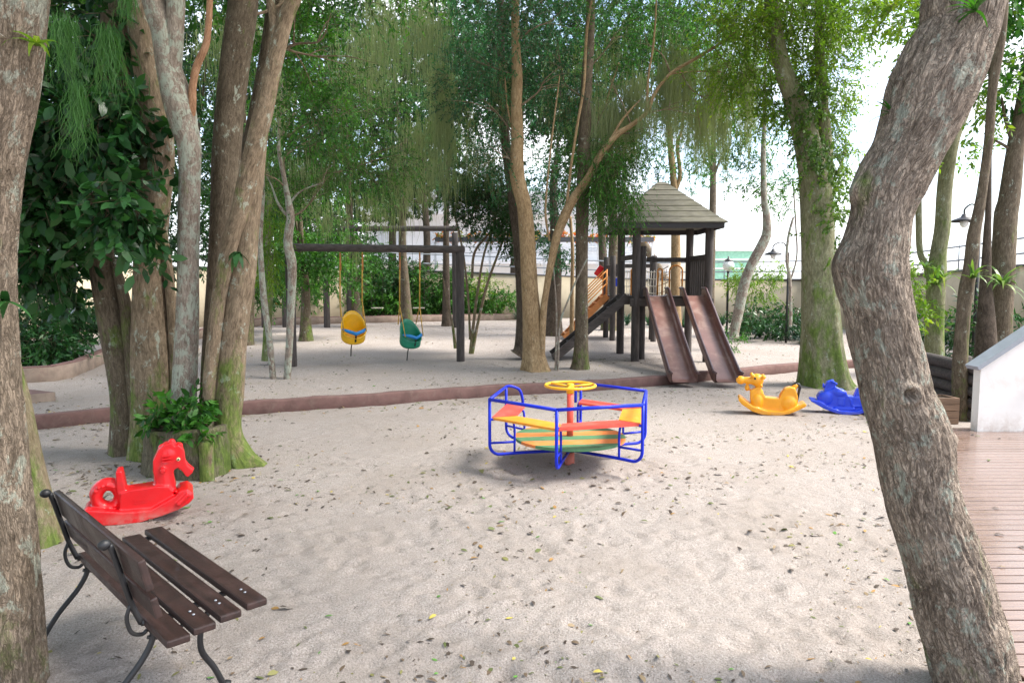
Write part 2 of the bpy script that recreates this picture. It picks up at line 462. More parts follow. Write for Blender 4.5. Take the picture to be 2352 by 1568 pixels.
def sprays(rng, blobs, ll=0.05, lw=0.4, droop=0.3, per=14, sl=0.35, clump=1.3, thr=0.42, twig=0.003, six=False, spread=0.7, jit=0.35, sag=0.35):
    """leafy sprays filling ellipsoids. blobs: (centre, (rx, ry, rz), leaves)"""
    SV = []; SD = []
    for (c, rad, n) in blobs:
        c = np.array(c, float); rad = np.array(rad, float); k = max(2, int(n / per)); q = []
        tries = 0
        while sum(len(x) for x in q) < k and tries < 30:
            p = norm(rng.normal(size=(k * 2, 3))) * (rng.random((k * 2, 1)) ** 0.42)
            w = c + p * rad
            m = fbm(w[:, 0] * clump + 11, w[:, 1] * clump, w[:, 2] * clump, 5, 2) / 0.75 + 0.22 * (rng.random(len(w)) - 0.5)
            q.append(np.hstack([w, p])[m > thr]); tries += 1
        q = np.vstack(q)[:k]
        SV.append(q[:, :3]); SD.append(norm(q[:, 3:] * 0.8 + rng.normal(size=(len(q), 3)) * 0.7 + np.array([0, 0, -droop])))
    P0 = np.vstack(SV); D = np.vstack(SD); n = len(P0); L = sl * (0.5 + rng.random(n))
    t = (np.arange(per) + 0.7) / per
    pts = P0[:, None] + D[:, None] * (L[:, None] * t)[..., None]
    pts[..., 2] -= sag * droop * L[:, None] * t ** 2
    side = norm(np.cross(D, rng.normal(size=(n, 3))))
    sgn = np.where(np.arange(per) % 2, 1.0, -1.0)
    ld = norm(D[:, None] * 0.75 + side[:, None] * sgn[None, :, None] * spread + rng.normal(size=(n, per, 3)) * jit + np.array([0, 0, -0.5 * droop]))
    nrm = norm(np.cross(ld, rng.normal(size=(n, per, 3)) + np.array([0, 0, 0.1])) * 0.55 + np.array([0, 0, 1.0]) * 0.7)
    sd = norm(np.cross(ld, nrm)); nrm = np.cross(sd, ld)
    ln = ll * (0.65 + 0.7 * rng.random((n, per, 1))); w = ln * lw * 0.5
    pts = pts.reshape(-1, 3); ld = ld.reshape(-1, 3); sd = sd.reshape(-1, 3); nrm = nrm.reshape(-1, 3); ln = ln.reshape(-1, 1); w = w.reshape(-1, 1)
    M = len(pts)
    if six:
        V = np.stack([pts, pts + ld * ln * .3 + sd * w - nrm * ln * .02, pts + ld * ln * .68 + sd * w * .85 - nrm * ln * .06, pts + ld * ln - nrm * ln * .16,
                      pts + ld * ln * .68 - sd * w * .85 - nrm * ln * .06, pts + ld * ln * .3 - sd * w - nrm * ln * .02], 1).reshape(-1, 3)
        b = 6 * np.arange(M)[:, None]
        F4 = b + np.array([[1, 2, 4, 5]]); F3 = np.vstack([b + np.array([[0, 1, 5]]), b + np.array([[2, 3, 4]])])
        nv = 6 * M
    else:
        V = np.stack([pts, pts + ld * ln * .45 + sd * w, pts + ld * ln - nrm * ln * .08, pts + ld * ln * .45 - sd * w], 1).reshape(-1, 3)
        F4 = 4 * np.arange(M)[:, None] + np.array([[0, 1, 2, 3]]); F3 = np.zeros((0, 3), int); nv = 4 * M
    # twig ribbons
    e = P0 + D * L[:, None]; e[:, 2] -= sag * droop * L
    s2 = norm(np.cross(D, np.array([0.1, 1, 0.2]))) * twig
    TV = np.stack([P0 - s2 - D * 0.15 * L[:, None], P0 + s2 - D * 0.15 * L[:, None], e + s2 * .3, e - s2 * .3], 1).reshape(-1, 3)
    TF = nv + 4 * np.arange(n)[:, None] + np.array([[0, 1, 2, 3]])
    mi4 = np.r_[np.zeros(len(F4), int), np.ones(len(TF), int)]
    return np.vstack([V, TV]), np.vstack([F4, TF]), F3, mi4

def crown(name, parent, mats, seed, blobs, **kw):
    rng = np.random.default_rng(seed)
    V, F4, F3, mi4 = sprays(rng, blobs, **kw)
    return link(name, np_mesh(name, V, F4, F3, mi4), mats, parent)

def B(px, py, Y, rx, ry, n, depth=1.0):
    """crown lump around a picture station, real size"""
    rX = pxr(rx, Y); rZ = pxr(ry, Y)
    return (at(px, py, Y), (rX, max(rX, rZ) * depth * 0.8, rZ), n)

def straps(rng, c, n, L, w, up=0.6, curl=0.9, seg=5, az=None):
    """rosette of strap leaves"""
    V = []; F = []
    for i in range(n):
        a = rng.random() * 6.283 if az is None else az + (rng.random() - .5) * 2.4
        el = up + rng.normal() * 0.35; l = L * (0.6 + 0.6 * rng.random()); p = np.array(c, float); b = len(V)
        d = np.array([math.cos(a) * math.cos(el), math.sin(a) * math.cos(el), math.sin(el)]); s = np.array([-math.sin(a), math.cos(a), 0])
        for k in range(seg + 1):
            t = k / seg; ww = w * (1 - t ** 2) * 0.5 + 0.0008
            V += [p - s * ww, p + s * ww]
            el2 = el - curl * t * 1.6; d = np.array([math.cos(a) * math.cos(el2), math.sin(a) * math.cos(el2), math.sin(el2)]); p = p + d * l / seg
        for k in range(seg): F.append([b + 2 * k, b + 2 * k + 1, b + 2 * k + 3, b + 2 * k + 2])
    return V, F

def strands(rng, clumps, w=0.006, seg=5, wob=0.12):
    """hanging threads; clumps: (top centre, spread, length, count)"""
    VV = []; FF = []; b = 0
    for (c, sp, L, n) in clumps:
        p = np.array(c, float) + rng.normal(size=(n, 3)) * np.array([sp, sp, sp * 1.1])
        l = L * (0.25 + 0.75 * rng.random(n) ** 1.3)
        dx = np.cumsum(rng.normal(size=(n, seg + 1, 2)) * wob * (l / seg)[:, None, None], axis=1)
        t = np.arange(seg + 1) / seg
        X = np.repeat(p[:, None], seg + 1, 1); X[..., :2] += dx; X[..., 2] -= l[:, None] * t
        a = rng.random(n) * 3.14; s = np.column_stack([np.cos(a), np.sin(a) * 0.4, a * 0])[:, None] * (w * (1 - 0.75 * t))[None, :, None]
        V = np.stack([X - s, X + s], 2).reshape(-1, 3)
        i, k = np.meshgrid(np.arange(n), np.arange(seg), indexing='ij'); q = (b + (i * (seg + 1) + k) * 2).ravel()
        FF.append(np.column_stack([q, q + 1, q + 3, q + 2])); VV.append(V); b += len(V)
    return np.vstack(VV), np.vstack(FF)

# ------------------------------------------------------------------ material library
M = {}
M['bark_pink'] = bark('bark_pinkish_brown', (0.055, 0.042, 0.034), (0.20, 0.158, 0.124), (0.40, 0.335, 0.275), lichen=0.85, moss=0.8, lich_c=(0.31, 0.34, 0.29), sc=1.0, bstr=0.9, mossz=0.35, stretch=0.3)
M['bark_tan'] = bark('bark_tan', (0.07, 0.05, 0.032), (0.185, 0.138, 0.092), (0.32, 0.245, 0.17), lichen=0.7, moss=1.6, sc=0.8, bstr=0.35, mossz=0.45)
M['bark_near'] = bark('bark_near_trunk', (0.08, 0.06, 0.042), (0.20, 0.155, 0.112), (0.34, 0.27, 0.205), lichen=0.95, moss=0.35, sc=1.0, bstr=0.9, mossz=0.3, lich_c=(0.36, 0.38, 0.31))
M['bark_pale'] = bark('bark_pale_spotted', (0.09, 0.066, 0.05), (0.23, 0.18, 0.145), (0.38, 0.33, 0.28), lichen=1.3, moss=0.25, sc=0.9, bstr=0.3)
M['bark_grey'] = bark('bark_grey_brown', (0.045, 0.034, 0.024), (0.115, 0.09, 0.062), (0.20, 0.16, 0.115), lichen=0.5, moss=0.9, sc=0.8, bstr=0.4, mossz=0.8)
M['bark_orange'] = bark('bark_golden', (0.13, 0.08, 0.04), (0.30, 0.20, 0.105), (0.44, 0.32, 0.19), lichen=0.15, moss=0.4, sc=0.8, bstr=0.35, mossz=0.3)
M['bark_dark'] = bark('bark_dark', (0.03, 0.022, 0.017), (0.075, 0.057, 0.042), (0.14, 0.11, 0.085), lichen=0.15, moss=0.5, sc=0.8, bstr=0.5)
M['bark_green'] = bark('bark_greenish', (0.09, 0.085, 0.05), (0.18, 0.18, 0.10), (0.30, 0.29, 0.19), lichen=0.6, moss=1.3, sc=0.7, bstr=0.25, mossz=1.5)
M['stump'] = bark('bark_stump', (0.05, 0.042, 0.028), (0.12, 0.105, 0.07), (0.22, 0.19, 0.13), lichen=0.15, moss=0.9, sc=0.9, bstr=0.8, mossz=0.6)
M['twig'] = plain('twig_wood', (0.13, 0.095, 0.06), 0.9)
M['leaf_dark'] = leafmat('leaf_dark', [(0.007, 0.026, 0.010), (0.014, 0.055, 0.017), (0.028, 0.10, 0.026), (0.055, 0.155, 0.04)], 0.24, 0.32)
M['leaf_mid'] = leafmat('leaf_mid', [(0.010, 0.045, 0.008), (0.024, 0.10, 0.013), (0.055, 0.19, 0.02), (0.13, 0.30, 0.035)], 0.34, 0.5)
M['leaf_blue'] = leafmat('leaf_blue_green', [(0.007, 0.035, 0.016), (0.014, 0.075, 0.03), (0.032, 0.15, 0.055), (0.065, 0.22, 0.08)], 0.3, 0.45)
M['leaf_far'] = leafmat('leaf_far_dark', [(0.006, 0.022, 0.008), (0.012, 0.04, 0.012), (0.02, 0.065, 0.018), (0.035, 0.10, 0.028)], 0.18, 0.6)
M['leaf_bright'] = leafmat('leaf_bright', [(0.06, 0.12, 0.015), (0.10, 0.20, 0.02), (0.17, 0.29, 0.03), (0.30, 0.36, 0.04)], 0.5, 0.5)
M['leaf_grey'] = leafmat('leaf_grey_green', [(0.03, 0.08, 0.025), (0.05, 0.125, 0.035), (0.08, 0.17, 0.05), (0.12, 0.22, 0.07)], 0.4, 0.6)
M['moss_strand'] = leafmat('hanging_moss', [(0.15, 0.18, 0.105), (0.21, 0.245, 0.15), (0.28, 0.32, 0.20), (0.35, 0.39, 0.26)], 0.5, 0.8)
M['thread'] = leafmat('green_thread', [(0.025, 0.09, 0.02), (0.05, 0.15, 0.035), (0.10, 0.24, 0.06)], 0.3, 0.5)
M['strap'] = leafmat('strap_leaf', [(0.05, 0.12, 0.03), (0.10, 0.20, 0.05), (0.25, 0.33, 0.08)], 0.35, 0.4)
M['log'] = plain('dark_log', (0.060, 0.050, 0.047), 0.75, 0.45, 3, 0.5, 30, stretch=(9, 9, 1.2), dirt=0.25, dirt_c=(0.12, 0.11, 0.11))
M['log_x'] = plain('dark_log_beam', (0.066, 0.054, 0.050), 0.75, 0.45, 3, 0.5, 30, stretch=(1.2, 9, 9), dirt=0.25, dirt_c=(0.13, 0.12, 0.115))

# ------------------------------------------------------------------ ground
def sand_material():
    m, nt, b = nodes('pale_sand')
    tc = N(nt, 'ShaderNodeTexCoord'); ob = tc.outputs['Object']
    grain = noise(nt, ob, 320, 2, 0.6)
    g2 = noise(nt, ob, 90, 4, 0.7)
    mid = noise(nt, ob, 7, 5, 0.65, 0.4)
    big = noise(nt, ob, 0.7, 4, 0.6, 0.5)
    c = ramp(nt, g2, [(0.25, (0.195, 0.165, 0.15)), (0.5, (0.358, 0.316, 0.290)), (0.75, (0.505, 0.457, 0.425))])
    c = mixc(nt, mapr(nt, grain, 0.56, 0.66, 0.0, 0.45), c, (0.70, 0.65, 0.60))
    c = mixc(nt, mapr(nt, grain, 0.42, 0.33, 0.0, 0.5), c, (0.16, 0.125, 0.11))
    sp = noise(nt, ob, 120, 2, 0.5)
    c = mixc(nt, mapr(nt, sp, 0.60, 0.67, 0.0, 0.6), c, (0.15, 0.12, 0.105))
    c = mixc(nt, mapr(nt, mid, 0.5, 0.75, 0.0, 0.35), c, (0.33, 0.27, 0.23))
    c = mixc(nt, mapr(nt, big, 0.46, 0.66, 0.0, 0.5), c, (0.30, 0.255, 0.22))
    nt.links.new(c, b.inputs['Base Color']); b.inputs['Roughness'].default_value = 0.95; b.inputs['Specular IOR Level'].default_value = 0.15
    h = math_(nt, 'ADD', math_(nt, 'MULTIPLY', grain, 0.3), math_(nt, 'ADD', g2, math_(nt, 'MULTIPLY', mid, 2.0)))
    bump(nt, b, h, 0.9, 0.014)
    return m
M['sand'] = sand_material()

def make_ground():
    xs = np.r_[-200, -90, -50, -30, np.arange(-22, -6, 0.3), np.arange(-6, 6, 0.03), np.arange(6, 24, 0.3), 30, 50, 90, 200]
    ys = np.r_[-60, -20, -8, -2, 0, 1, np.arange(1.6, 7.5, 0.022), np.arange(7.5, 15, 0.04), np.arange(15, 40, 0.3), 50, 80, 150, 400]
    X, Y = np.meshgrid(xs, ys)
    Z = gz(X, Y)
    near = np.clip((9 - Y) / 5, 0.25, 1) * (np.abs(X) < 7)
    D = 0.026 * (fbm(X * 1.6, Y * 1.6, 0, 3, 3) - 0.45) + 0.013 * (fbm(X * 6, Y * 6, 0, 8, 3) - 0.45) + 0.012 * near * (fbm(X * 17, Y * 17, 0, 12, 3) - 0.4)
    # footprints and scuffs
    rng = np.random.default_rng(4)
    n = 1500
    fx = rng.normal(0.2, 1.9, n); fy = 2.1 + np.abs(rng.normal(0, 2.2, n)); fa = rng.random(n) * 3.14
    fl = 0.05 + 0.09 * rng.random(n); fw = fl * (0.3 + 0.3 * rng.random(n)); fd = 0.005 + 0.010 * rng.random(n)
    for i in range(n):
        x0, x1 = np.searchsorted(xs, [fx[i] - 0.25, fx[i] + 0.25]); y0, y1 = np.searchsorted(ys, [fy[i] - 0.25, fy[i] + 0.25])
        if x1 <= x0 or y1 <= y0: continue
        dx = X[y0:y1, x0:x1] - fx[i]; dy = Y[y0:y1, x0:x1] - fy[i]; c, s = math.cos(fa[i]), math.sin(fa[i])
        q = np.sqrt(((dx * c + dy * s) / fl[i]) ** 2 + ((-dx * s + dy * c) / fw[i]) ** 2)
        D[y0:y1, x0:x1] += -fd[i] * np.exp(-q ** 2 * 1.4) + fd[i] * 0.5 * np.exp(-((q - 1.35) / 0.35) ** 2)
    Z = Z + D
    V = np.column_stack([X.ravel(), Y.ravel(), Z.ravel()]); nx = len(xs)
    i, j = np.meshgrid(np.arange(len(ys) - 1), np.arange(nx - 1), indexing='ij'); q = (i * nx + j).ravel()
    me = np_mesh('sand_ground', V, np.column_stack([q, q + 1, q + nx + 1, q + nx]))
    tag(link('ground', me, M['sand'], smooth=True), 'pale trodden sand strewn with leaves', None, None, 'structure')
    return xs, ys, Z
GX, GYS, GZ = make_ground()
def gzn(x, y):
    """height of the built sand surface"""
    x = np.asarray(x, float); y = np.asarray(y, float)
    i = np.clip(np.searchsorted(GYS, y) - 1, 0, len(GYS) - 2); j = np.clip(np.searchsorted(GX, x) - 1, 0, len(GX) - 2)
    u = (x - GX[j]) / (GX[j + 1] - GX[j]); v = (y - GYS[i]) / (GYS[i + 1] - GYS[i])
    return (GZ[i, j] * (1 - u) * (1 - v) + GZ[i, j + 1] * u * (1 - v) + GZ[i + 1, j] * (1 - u) * v + GZ[i + 1, j + 1] * u * v)

# leaf litter on the sand
def litter_mat():
    m, nt, b = nodes('fallen_leaf')
    geo = N(nt, 'ShaderNodeNewGeometry')
    c = ramp(nt, geo.outputs['Random Per Island'], [(0, (0.06, 0.042, 0.03)), (0.3, (0.13, 0.09, 0.055)), (0.5, (0.22, 0.16, 0.09)), (0.62, (0.10, 0.12, 0.035)), (0.78, (0.19, 0.18, 0.06)), (0.88, (0.30, 0.17, 0.05)), (0.94, (0.42, 0.34, 0.07)), (0.97, (0.10, 0.25, 0.04))], 'CONSTANT')
    nt.links.new(c, b.inputs['Base Color']); b.inputs['Roughness'].default_value = 0.7
    return m
M['litter'] = litter_mat()
def leaf_litter():
    rng = np.random.default_rng(11)
    x = []; y = []
    n1 = 21000
    yy = 2.0 + 22 * rng.random(n1) ** 1.25; xx = (rng.random(n1) - 0.5) * 2 * (yy * 0.85 + 0.6)
    dens = vn(xx * 0.9, yy * 0.9, 0, 31)
    k = dens + 0.4 * rng.random(n1) > 0.57; x.append(xx[k]); y.append(yy[k])
    for (a, b_, n) in (((-6.2, 7.9), (-4, 8.3), 160), ((-4, 8.55), (3, 10.8), 340), ((-4.4, 5.8), (-3.2, 6.4), 110), ((-3.6, 6.0), (-2.2, 6.1), 130), ((1.0, 7.0), (5, 8.2), 300), ((1.4, 5.5), (3.4, 6.8), 180), ((-3, 2.5), (-1.6, 3.2), 60), ((3, 10.5), (6, 12), 120), ((-6.2, 8.0), (-4, 8.4), 260), ((-4, 8.7), (3, 10.9), 300), ((-4.0, 5.6), (-2.0, 5.6), 160), ((-4, 9.6), (3, 12), 250), ((1, 13), (5, 15), 120)):
        t = rng.random(n); x.append(a[0] + (b_[0] - a[0]) * t + rng.normal(size=n) * .18); y.append(a[1] + (b_[1] - a[1]) * t + rng.normal(size=n) * .25)
    x = np.concatenate(x); y = np.concatenate(y); n = len(x)
    L = (0.007 + 0.022 * rng.random(n) ** 2.5) * np.where(y < 4, 0.95, 1.2); big = rng.random(n) < 0.02; L[big] *= 1.7
    w = L * (0.22 + 0.3 * rng.random(n)); a = rng.random(n) * 6.283; curl = rng.random(n) * 0.5
    z = gzn(x, y) + 0.003
    d = np.column_stack([np.cos(a), np.sin(a), rng.normal(size=n) * 0.18]); s = np.column_stack([-np.sin(a), np.cos(a), rng.normal(size=n) * 0.3])
    c = np.column_stack([x, y, z]); up = np.array([0, 0, 1.0])
    L = L[:, None]; w = w[:, None]; cu = (curl[:, None] * L)
    V = np.stack([c - d * L, c - d * L * .3 + s * w + up * cu * .9, c + d * L * .45 + s * w * .8 + up * cu * .9, c + d * L + up * cu * .5, c + d * L * .45 - s * w * .8 + up * cu * .9, c - d * L * .3 - s * w + up * cu * .9], 1)
    V[:, :, 2] = np.maximum(V[:, :, 2], (z - 0.001)[:, None])
    b = 6 * np.arange(n)[:, None]
    me = np_mesh('leaf_litter', V.reshape(-1, 3), b + np.array([[1, 2, 4, 5]]), np.vstack([b + np.array([[0, 1, 5]]), b + np.array([[2, 3, 4]])]))
    tag(link('leaf_litter', me, M['litter']), 'dry brown and green leaves scattered over the sand', 'leaf litter', None, 'stuff')
leaf_litter()

# ------------------------------------------------------------------ kerbs, wall, deck
M['kerb'] = plain('dusty_red_concrete', (0.15, 0.082, 0.073), 0.85, 0.25, 5, 0.3, 60, dirt=0.45, dirt_c=(0.21, 0.155, 0.13))
M['kerb_face'] = plain('worn_concrete', (0.30, 0.23, 0.185), 0.9, 0.3, 4, 0.4, 50, dirt=0.5, dirt_c=(0.20, 0.13, 0.11))
M['wall'] = plain('beige_render', (0.46, 0.39, 0.28), 0.9, 0.12, 1.3, 0.2, 70, dirt=0.4, dirt_c=(0.33, 0.28, 0.20), stretch=(1, 1, 0.5))
M['cap'] = plain('dark_coping', (0.10, 0.10, 0.11), 0.7)
M['rail'] = plain('grey_metal_rail', (0.35, 0.38, 0.42), 0.4, metal=0.4)

def ribbon(pts, half, z0, z1, name, mats, zf=None, sub=0.25, seed=1, wob=0.01):
    """kerb-like strip following pts (x, y)"""
    P = np.array(pts, float); d = np.r_[0, np.cumsum(np.linalg.norm(np.diff(P, axis=0), axis=1))]
    n = int(d[-1] / sub) + 2; t = np.linspace(0, d[-1], n); C = np.column_stack([np.interp(t, d, P[:, 0]), np.interp(t, d, P[:, 1])])
    T = np.gradient(C, axis=0); T /= np.linalg.norm(T, axis=1)[:, None]; Nn = np.column_stack([-T[:, 1], T[:, 0]])
    V = []
    for i in range(n):
        zb = zf(*C[i]) if zf else 0; w1 = wob * (vn(t[i] * 3, 0, 0, seed) - .5) * 2; w2 = wob * (vn(t[i] * 4, 9, 0, seed) - .5) * 2
        for s, z in ((-1, z0), (-1, z1 - .02), (-.8, z1), (.8, z1), (1, z1 - .02), (1, z0)):
            q = C[i] + Nn[i] * (half * s + w1); V.append((q[0], q[1], zb + z + (w2 if z > z0 else 0)))
    F = []; Mi = []
    for i in range(n - 1):
        for k in range(6):
            a = i * 6 + k; b = i * 6 + (k + 1) % 6; F.append((a, b, b + 6, a + 6)); Mi.append(1 if k == 0 else 0)
    F.append((0, 1, 2, 3)); F.append((0, 3, 4, 5)); e = (n - 1) * 6; F.append((e + 3, e + 2, e + 1, e)); F.append((e + 5, e + 4, e + 3, e)); Mi += [0] * 4
    return tag(link(name, np_mesh(name, V, F, mi4=Mi), mats), kind='structure')
tag(ribbon([(a, b + .06) for a, b in CURB], 0.08, -0.15, STEP, 'kerb', [M['kerb'], M['kerb']], None, 0.15), 'low dusty red kerb running across the sand')

BED = [gpt(*p) for p in ((-150, 884), (87, 877), (148, 871), (237, 832), (400, 790), (590, 748), (800, 742), (1190, 734))]
BED = [(p.x, p.y) for p in BED]
tag(ribbon(BED, 0.07, -0.2, 0.24, 'kerb', [M['kerb'], M['kerb_face']], lambda x, y: float(gz(x, y)), 0.4, 3, 0.012), 'raised red kerb of the planting beds at the back')
# slab of the side path at the far left
p0 = gpt(128, 921); sl = MB()
sl.prism([(0, 0), (0, 0), (0, 0)], 0, 0) if False else None
pz = p0.z - 0.05
poly = [(p0.x, p0.y), (p0.x - 1.6, p0.y + 0.75), (p0.x - 4.5, p0.y + 0.9), (p0.x - 4.5, p0.y - 0.9), (p0.x - 0.9, p0.y - 0.75)]
V = [(a, b, pz) for a, b in poly] + [(a, b, pz + 0.17) for a, b in poly]; n = 5
sl.add(V, [[4, 3, 2, 1, 0]] + [[k, (k + 1) % n, n + (k + 1) % n, n + k] for k in range(n)], 1).add(V, [[5, 6, 7, 8, 9]], 0)
tag(sl.build('path', [M['kerb'], M['kerb_face']]), 'corner of a dark red path slab behind the left trunks', kind='structure')

# boundary wall
WALL = [(-900, 13.5, 590), (0, 16.5, 603), (210, 19, 609), (850, 26, 616), (1190, 27, 628), (1500, 26, 641), (1840, 24, 640), (2080, 20, 631), (2352, 16, 607), (2800, 11.5, 575)]
WP = [at(a, y, d) for a, d, y in WALL]
def strip(pts, th, zb, zt, name, mat, parent, dz=0):
    P = [Vector((p.x, p.y, 0)) for p in pts]; Nn = []
    for i in range(len(P)):
        t = (P[min(i + 1, len(P) - 1)] - P[max(i - 1, 0)]).normalized(); Nn.append(Vector((-t.y, t.x, 0)))
    V = []
    for i, p in enumerate(P):
        b = zb(i); t = zt(i)
        for s in (-1, 1):
            q = p + Nn[i] * th * .5 * s; V += [(q.x, q.y, b), (q.x, q.y, t)]
    F = []
    for i in range(len(P) - 1):
        a = i * 4; F += [(a, a + 4, a + 5, a + 1), (a + 2, a + 3, a + 7, a + 6), (a + 1, a + 5, a + 7, a + 3), (a, a + 2, a + 6, a + 4)]
    e = (len(P) - 1) * 4; F += [(0, 1, 3, 2), (e, e + 2, e + 3, e + 1)]
    return link(name, np_mesh(name, V, F), mat, parent)
wall = empty('boundary_wall', (0, 26, 0), 0, 'long beige rendered wall behind the trees and flower beds', 'wall')
wall.location = (0, 0, 0)
strip(WP, 0.2, lambda i: -0.3, lambda i: WP[i].z - 0.06, 'wall_panel', M['wall'], wall)
strip(WP, 0.28, lambda i: WP[i].z - 0.06, lambda i: WP[i].z, 'coping', M['cap'], wall)
rf = empty('railing', (0, 0, 0), 0, 'thin grey metal railing along the top of the beige wall', 'railing')
for h in (0.26, 0.62):
    mb = MB(); mb.tube([p + Vector((0, 0, h)) for p in WP], 0.026, 6); mb.build('rail', M['rail'], rf)
for i in range(len(WP) - 1):
    a, b = WP[i], WP[i + 1]; k = max(1, int((b - a).length / 3.0))
    for j in range(k):
        p = a.lerp(b, (j + .5) / k)
        mb = MB(); mb.tube([p, p + Vector((0, 0, 0.66))], 0.02, 6); mb.build('post', M['rail'], rf)
# wooden deck
def deck_mat():
    m, nt, b = nodes('deck_boards')
    tc = N(nt, 'ShaderNodeTexCoord'); geo = N(nt, 'ShaderNodeNewGeometry')
    g = noise(nt, mapping(nt, tc.outputs['Object'], (1.5, 22, 22)), 4, 5, 0.6, 0.3)
    c = ramp(nt, g, [(0.3, (0.145, 0.088, 0.062)), (0.7, (0.25, 0.16, 0.118))])
    c = mixc(nt, mapr(nt, geo.outputs['Random Per Island'], 0, 1, 0.0, 0.35), c, (0.34, 0.25, 0.22))
    nt.links.new(c, b.inputs['Base Color']); nt.links.new(mapr(nt, g, 0.3, 0.7, 0.16, 0.34), b.inputs['Roughness'])
    b.inputs['Specular IOR Level'].default_value = 0.7
    b.inputs['Coat Weight'].default_value = 0.5; b.inputs['Coat Roughness'].default_value = 0.18
    bump(nt, b, g, 0.12, 0.004)
    return m
M['deck'] = deck_mat()
DZ = 0.12
mb = MB(); y = 1.9; rng = np.random.default_rng(3)
def edge_x(y): return 2.42 + 0.46 * (y - 3.4)
while y < 7.32:
    x0 = edge_x(y + 0.05) + (rng.random() - .5) * 0.006; h = 0.0015 * rng.random()
    mb.box(((x0 + 9) / 2, y + 0.0475, DZ - 0.012 + h), (9 - x0, 0.088, 0.024), bev=0.004); y += 0.0985
dk = mb.mesh('deck'); link('deck', dk, M['deck']); tag(bpy.data.objects['deck'], 'glossy reddish plank deck at the right', None, None, 'structure')
M['dark_board'] = plain('dark_edge_board', (0.05, 0.035, 0.03), 0.7, 0.3, 6, 0.3)
mb = MB(); a = Vector((edge_x(1.9) - .02, 1.9, 0)); b = Vector((edge_x(7.32) - .02, 7.32, 0))
mb.bar(a + Vector((0, 0, 0.035)), b + Vector((0, 0, 0.035)), 0.025, 0.125)
tag(mb.build('deck_edge', M['dark_board']), 'dark fascia board along the edge of the deck', None, None, 'structure')

# white stair parapet
M['white'] = plain('white_paint', (0.80, 0.79, 0.77), 0.6, 0.05, 3, 0.1, 80, dirt=0.3, dirt_c=(0.62, 0.55, 0.48), dustz=0.22, dust_c=(0.42, 0.33, 0.27))
M['grey_cap'] = plain('grey_metal_cap', (0.30, 0.33, 0.37), 0.45, 0.1, metal=0.3)
st = empty('stair_wall', (5.05, 7.22, DZ), 0, 'white painted stair wall with sloping grey cap on the deck', 'wall')
mb = MB(); mb.prism([(0, 0), (2.6, 0), (2.6, 0.70 + 2.6 * .69), (0, 0.70)], 0, 0.11); mb.build('wall_panel', M['white'], st)
mb = MB(); mb.prism([(-0.04, 0.67), (2.7, 0.67 + 2.74 * .69), (2.7, 0.745 + 2.74 * .69), (-0.06, 0.71)], -0.035, 0.165); mb.build('cap', M['grey_cap'], st)
mb = MB(); mb.tube([(0.62, -0.06, 0.62), (2.6, -0.06, 0.62 + 1.98 * .55)], 0.024, 10); mb.tube([(0.66, 0.0, 0.64), (0.66, -0.06, 0.64)], 0.014, 8); mb.build('handrail', M['rail'], st)

# ------------------------------------------------------------------ carousel
M['blue'] = plain('blue_enamel', (0.006, 0.024, 0.52), 0.35, 0.1, 6, 0.05, 40, spec=0.3, dirt=0.12, dirt_c=(0.05, 0.06, 0.25))
M['red_p'] = plain('red_paint', (0.66, 0.075, 0.05), 0.45, 0.12, 5, 0.1, 40, dirt=0.3, dirt_c=(0.62, 0.22, 0.16))
M['orange_p'] = plain('orange_paint', (0.80, 0.30, 0.02), 0.45, 0.12, 5, 0.1, 40, dirt=0.3, dirt_c=(0.7, 0.40, 0.12))
M['yellow_p'] = plain('yellow_paint', (0.80, 0.46, 0.02), 0.4, 0.12, 6, 0.05, dirt=0.25, dirt_c=(0.55, 0.33, 0.05))
M['plank_o'] = plain('worn_orange_plank', (0.72, 0.22, 0.05), 0.6, 0.12, 5, 0.2, 50, dirt=0.4, dirt_c=(0.55, 0.32, 0.20))
M['plank_g'] = plain('worn_green_plank', (0.085, 0.22, 0.10), 0.6, 0.2, 5, 0.2, 50, dirt=0.45, dirt_c=(0.22, 0.30, 0.22))
M['black_iron'] = plain('black_iron', (0.018, 0.018, 0.02), 0.45, 0.3, 10, 0.2, 60)
cc = gpt(1309, 1066); cz = float(gzn(cc.x, cc.y))
ca_ = empty('carousel', (cc.x, cc.y + 0.02, cz), 0, 'blue tube merry-go-round with orange and red seats and a yellow hand wheel', 'merry-go-round')
ANG = [R(a) for a in (-161, -103, -43, 17, 77, 140)]
RO, RT = 0.80, 0.665
def pol(r, a, z): return Vector((r * math.cos(a), r * math.sin(a), z))
for a in ANG:
    mb = MB()
    pts = [pol(0.05, a, 0.135), pol(RO - 0.3, a, 0.15)] + [pol(RO - .1 + .1 * math.sin(t), a, 0.25 - .1 * math.cos(t)) for t in [math.pi / 2 * k / 8 for k in range(9)]] + [pol(RO, a, .4), pol(RO, a, RT)]
    mb.tube(pts, 0.0145, 10); mb.build('post', M['blue'], ca_)
    mb = MB()
    mb.tube([tuple(p) for p in cat([tuple(p) for p in (pol(RO - 0.24, a, 0.16), pol(RO - 0.24, a, 0.38), pol(RO - 0.215, a, 0.455), pol(RO - 0.15, a, 0.478), pol(RO, a, 0.478))], 5)], 0.011, 8)
    mb.tube([pol(RO - 0.24, a, 0.255), pol(RO, a, 0.262)], 0.011, 8); mb.build('seat_bracket', M['blue'], ca_)
for i in range(5):
    a, b = (ANG + [ANG[0]])[i], (ANG[1:] + [0])[i]
    if i == 4: break
    mb = MB(); mb.tube([pol(RO, ANG[i], RT), pol(RO, ANG[i + 1], RT)], 0.0155, 10); mb.build('rail', M['blue'], ca_)
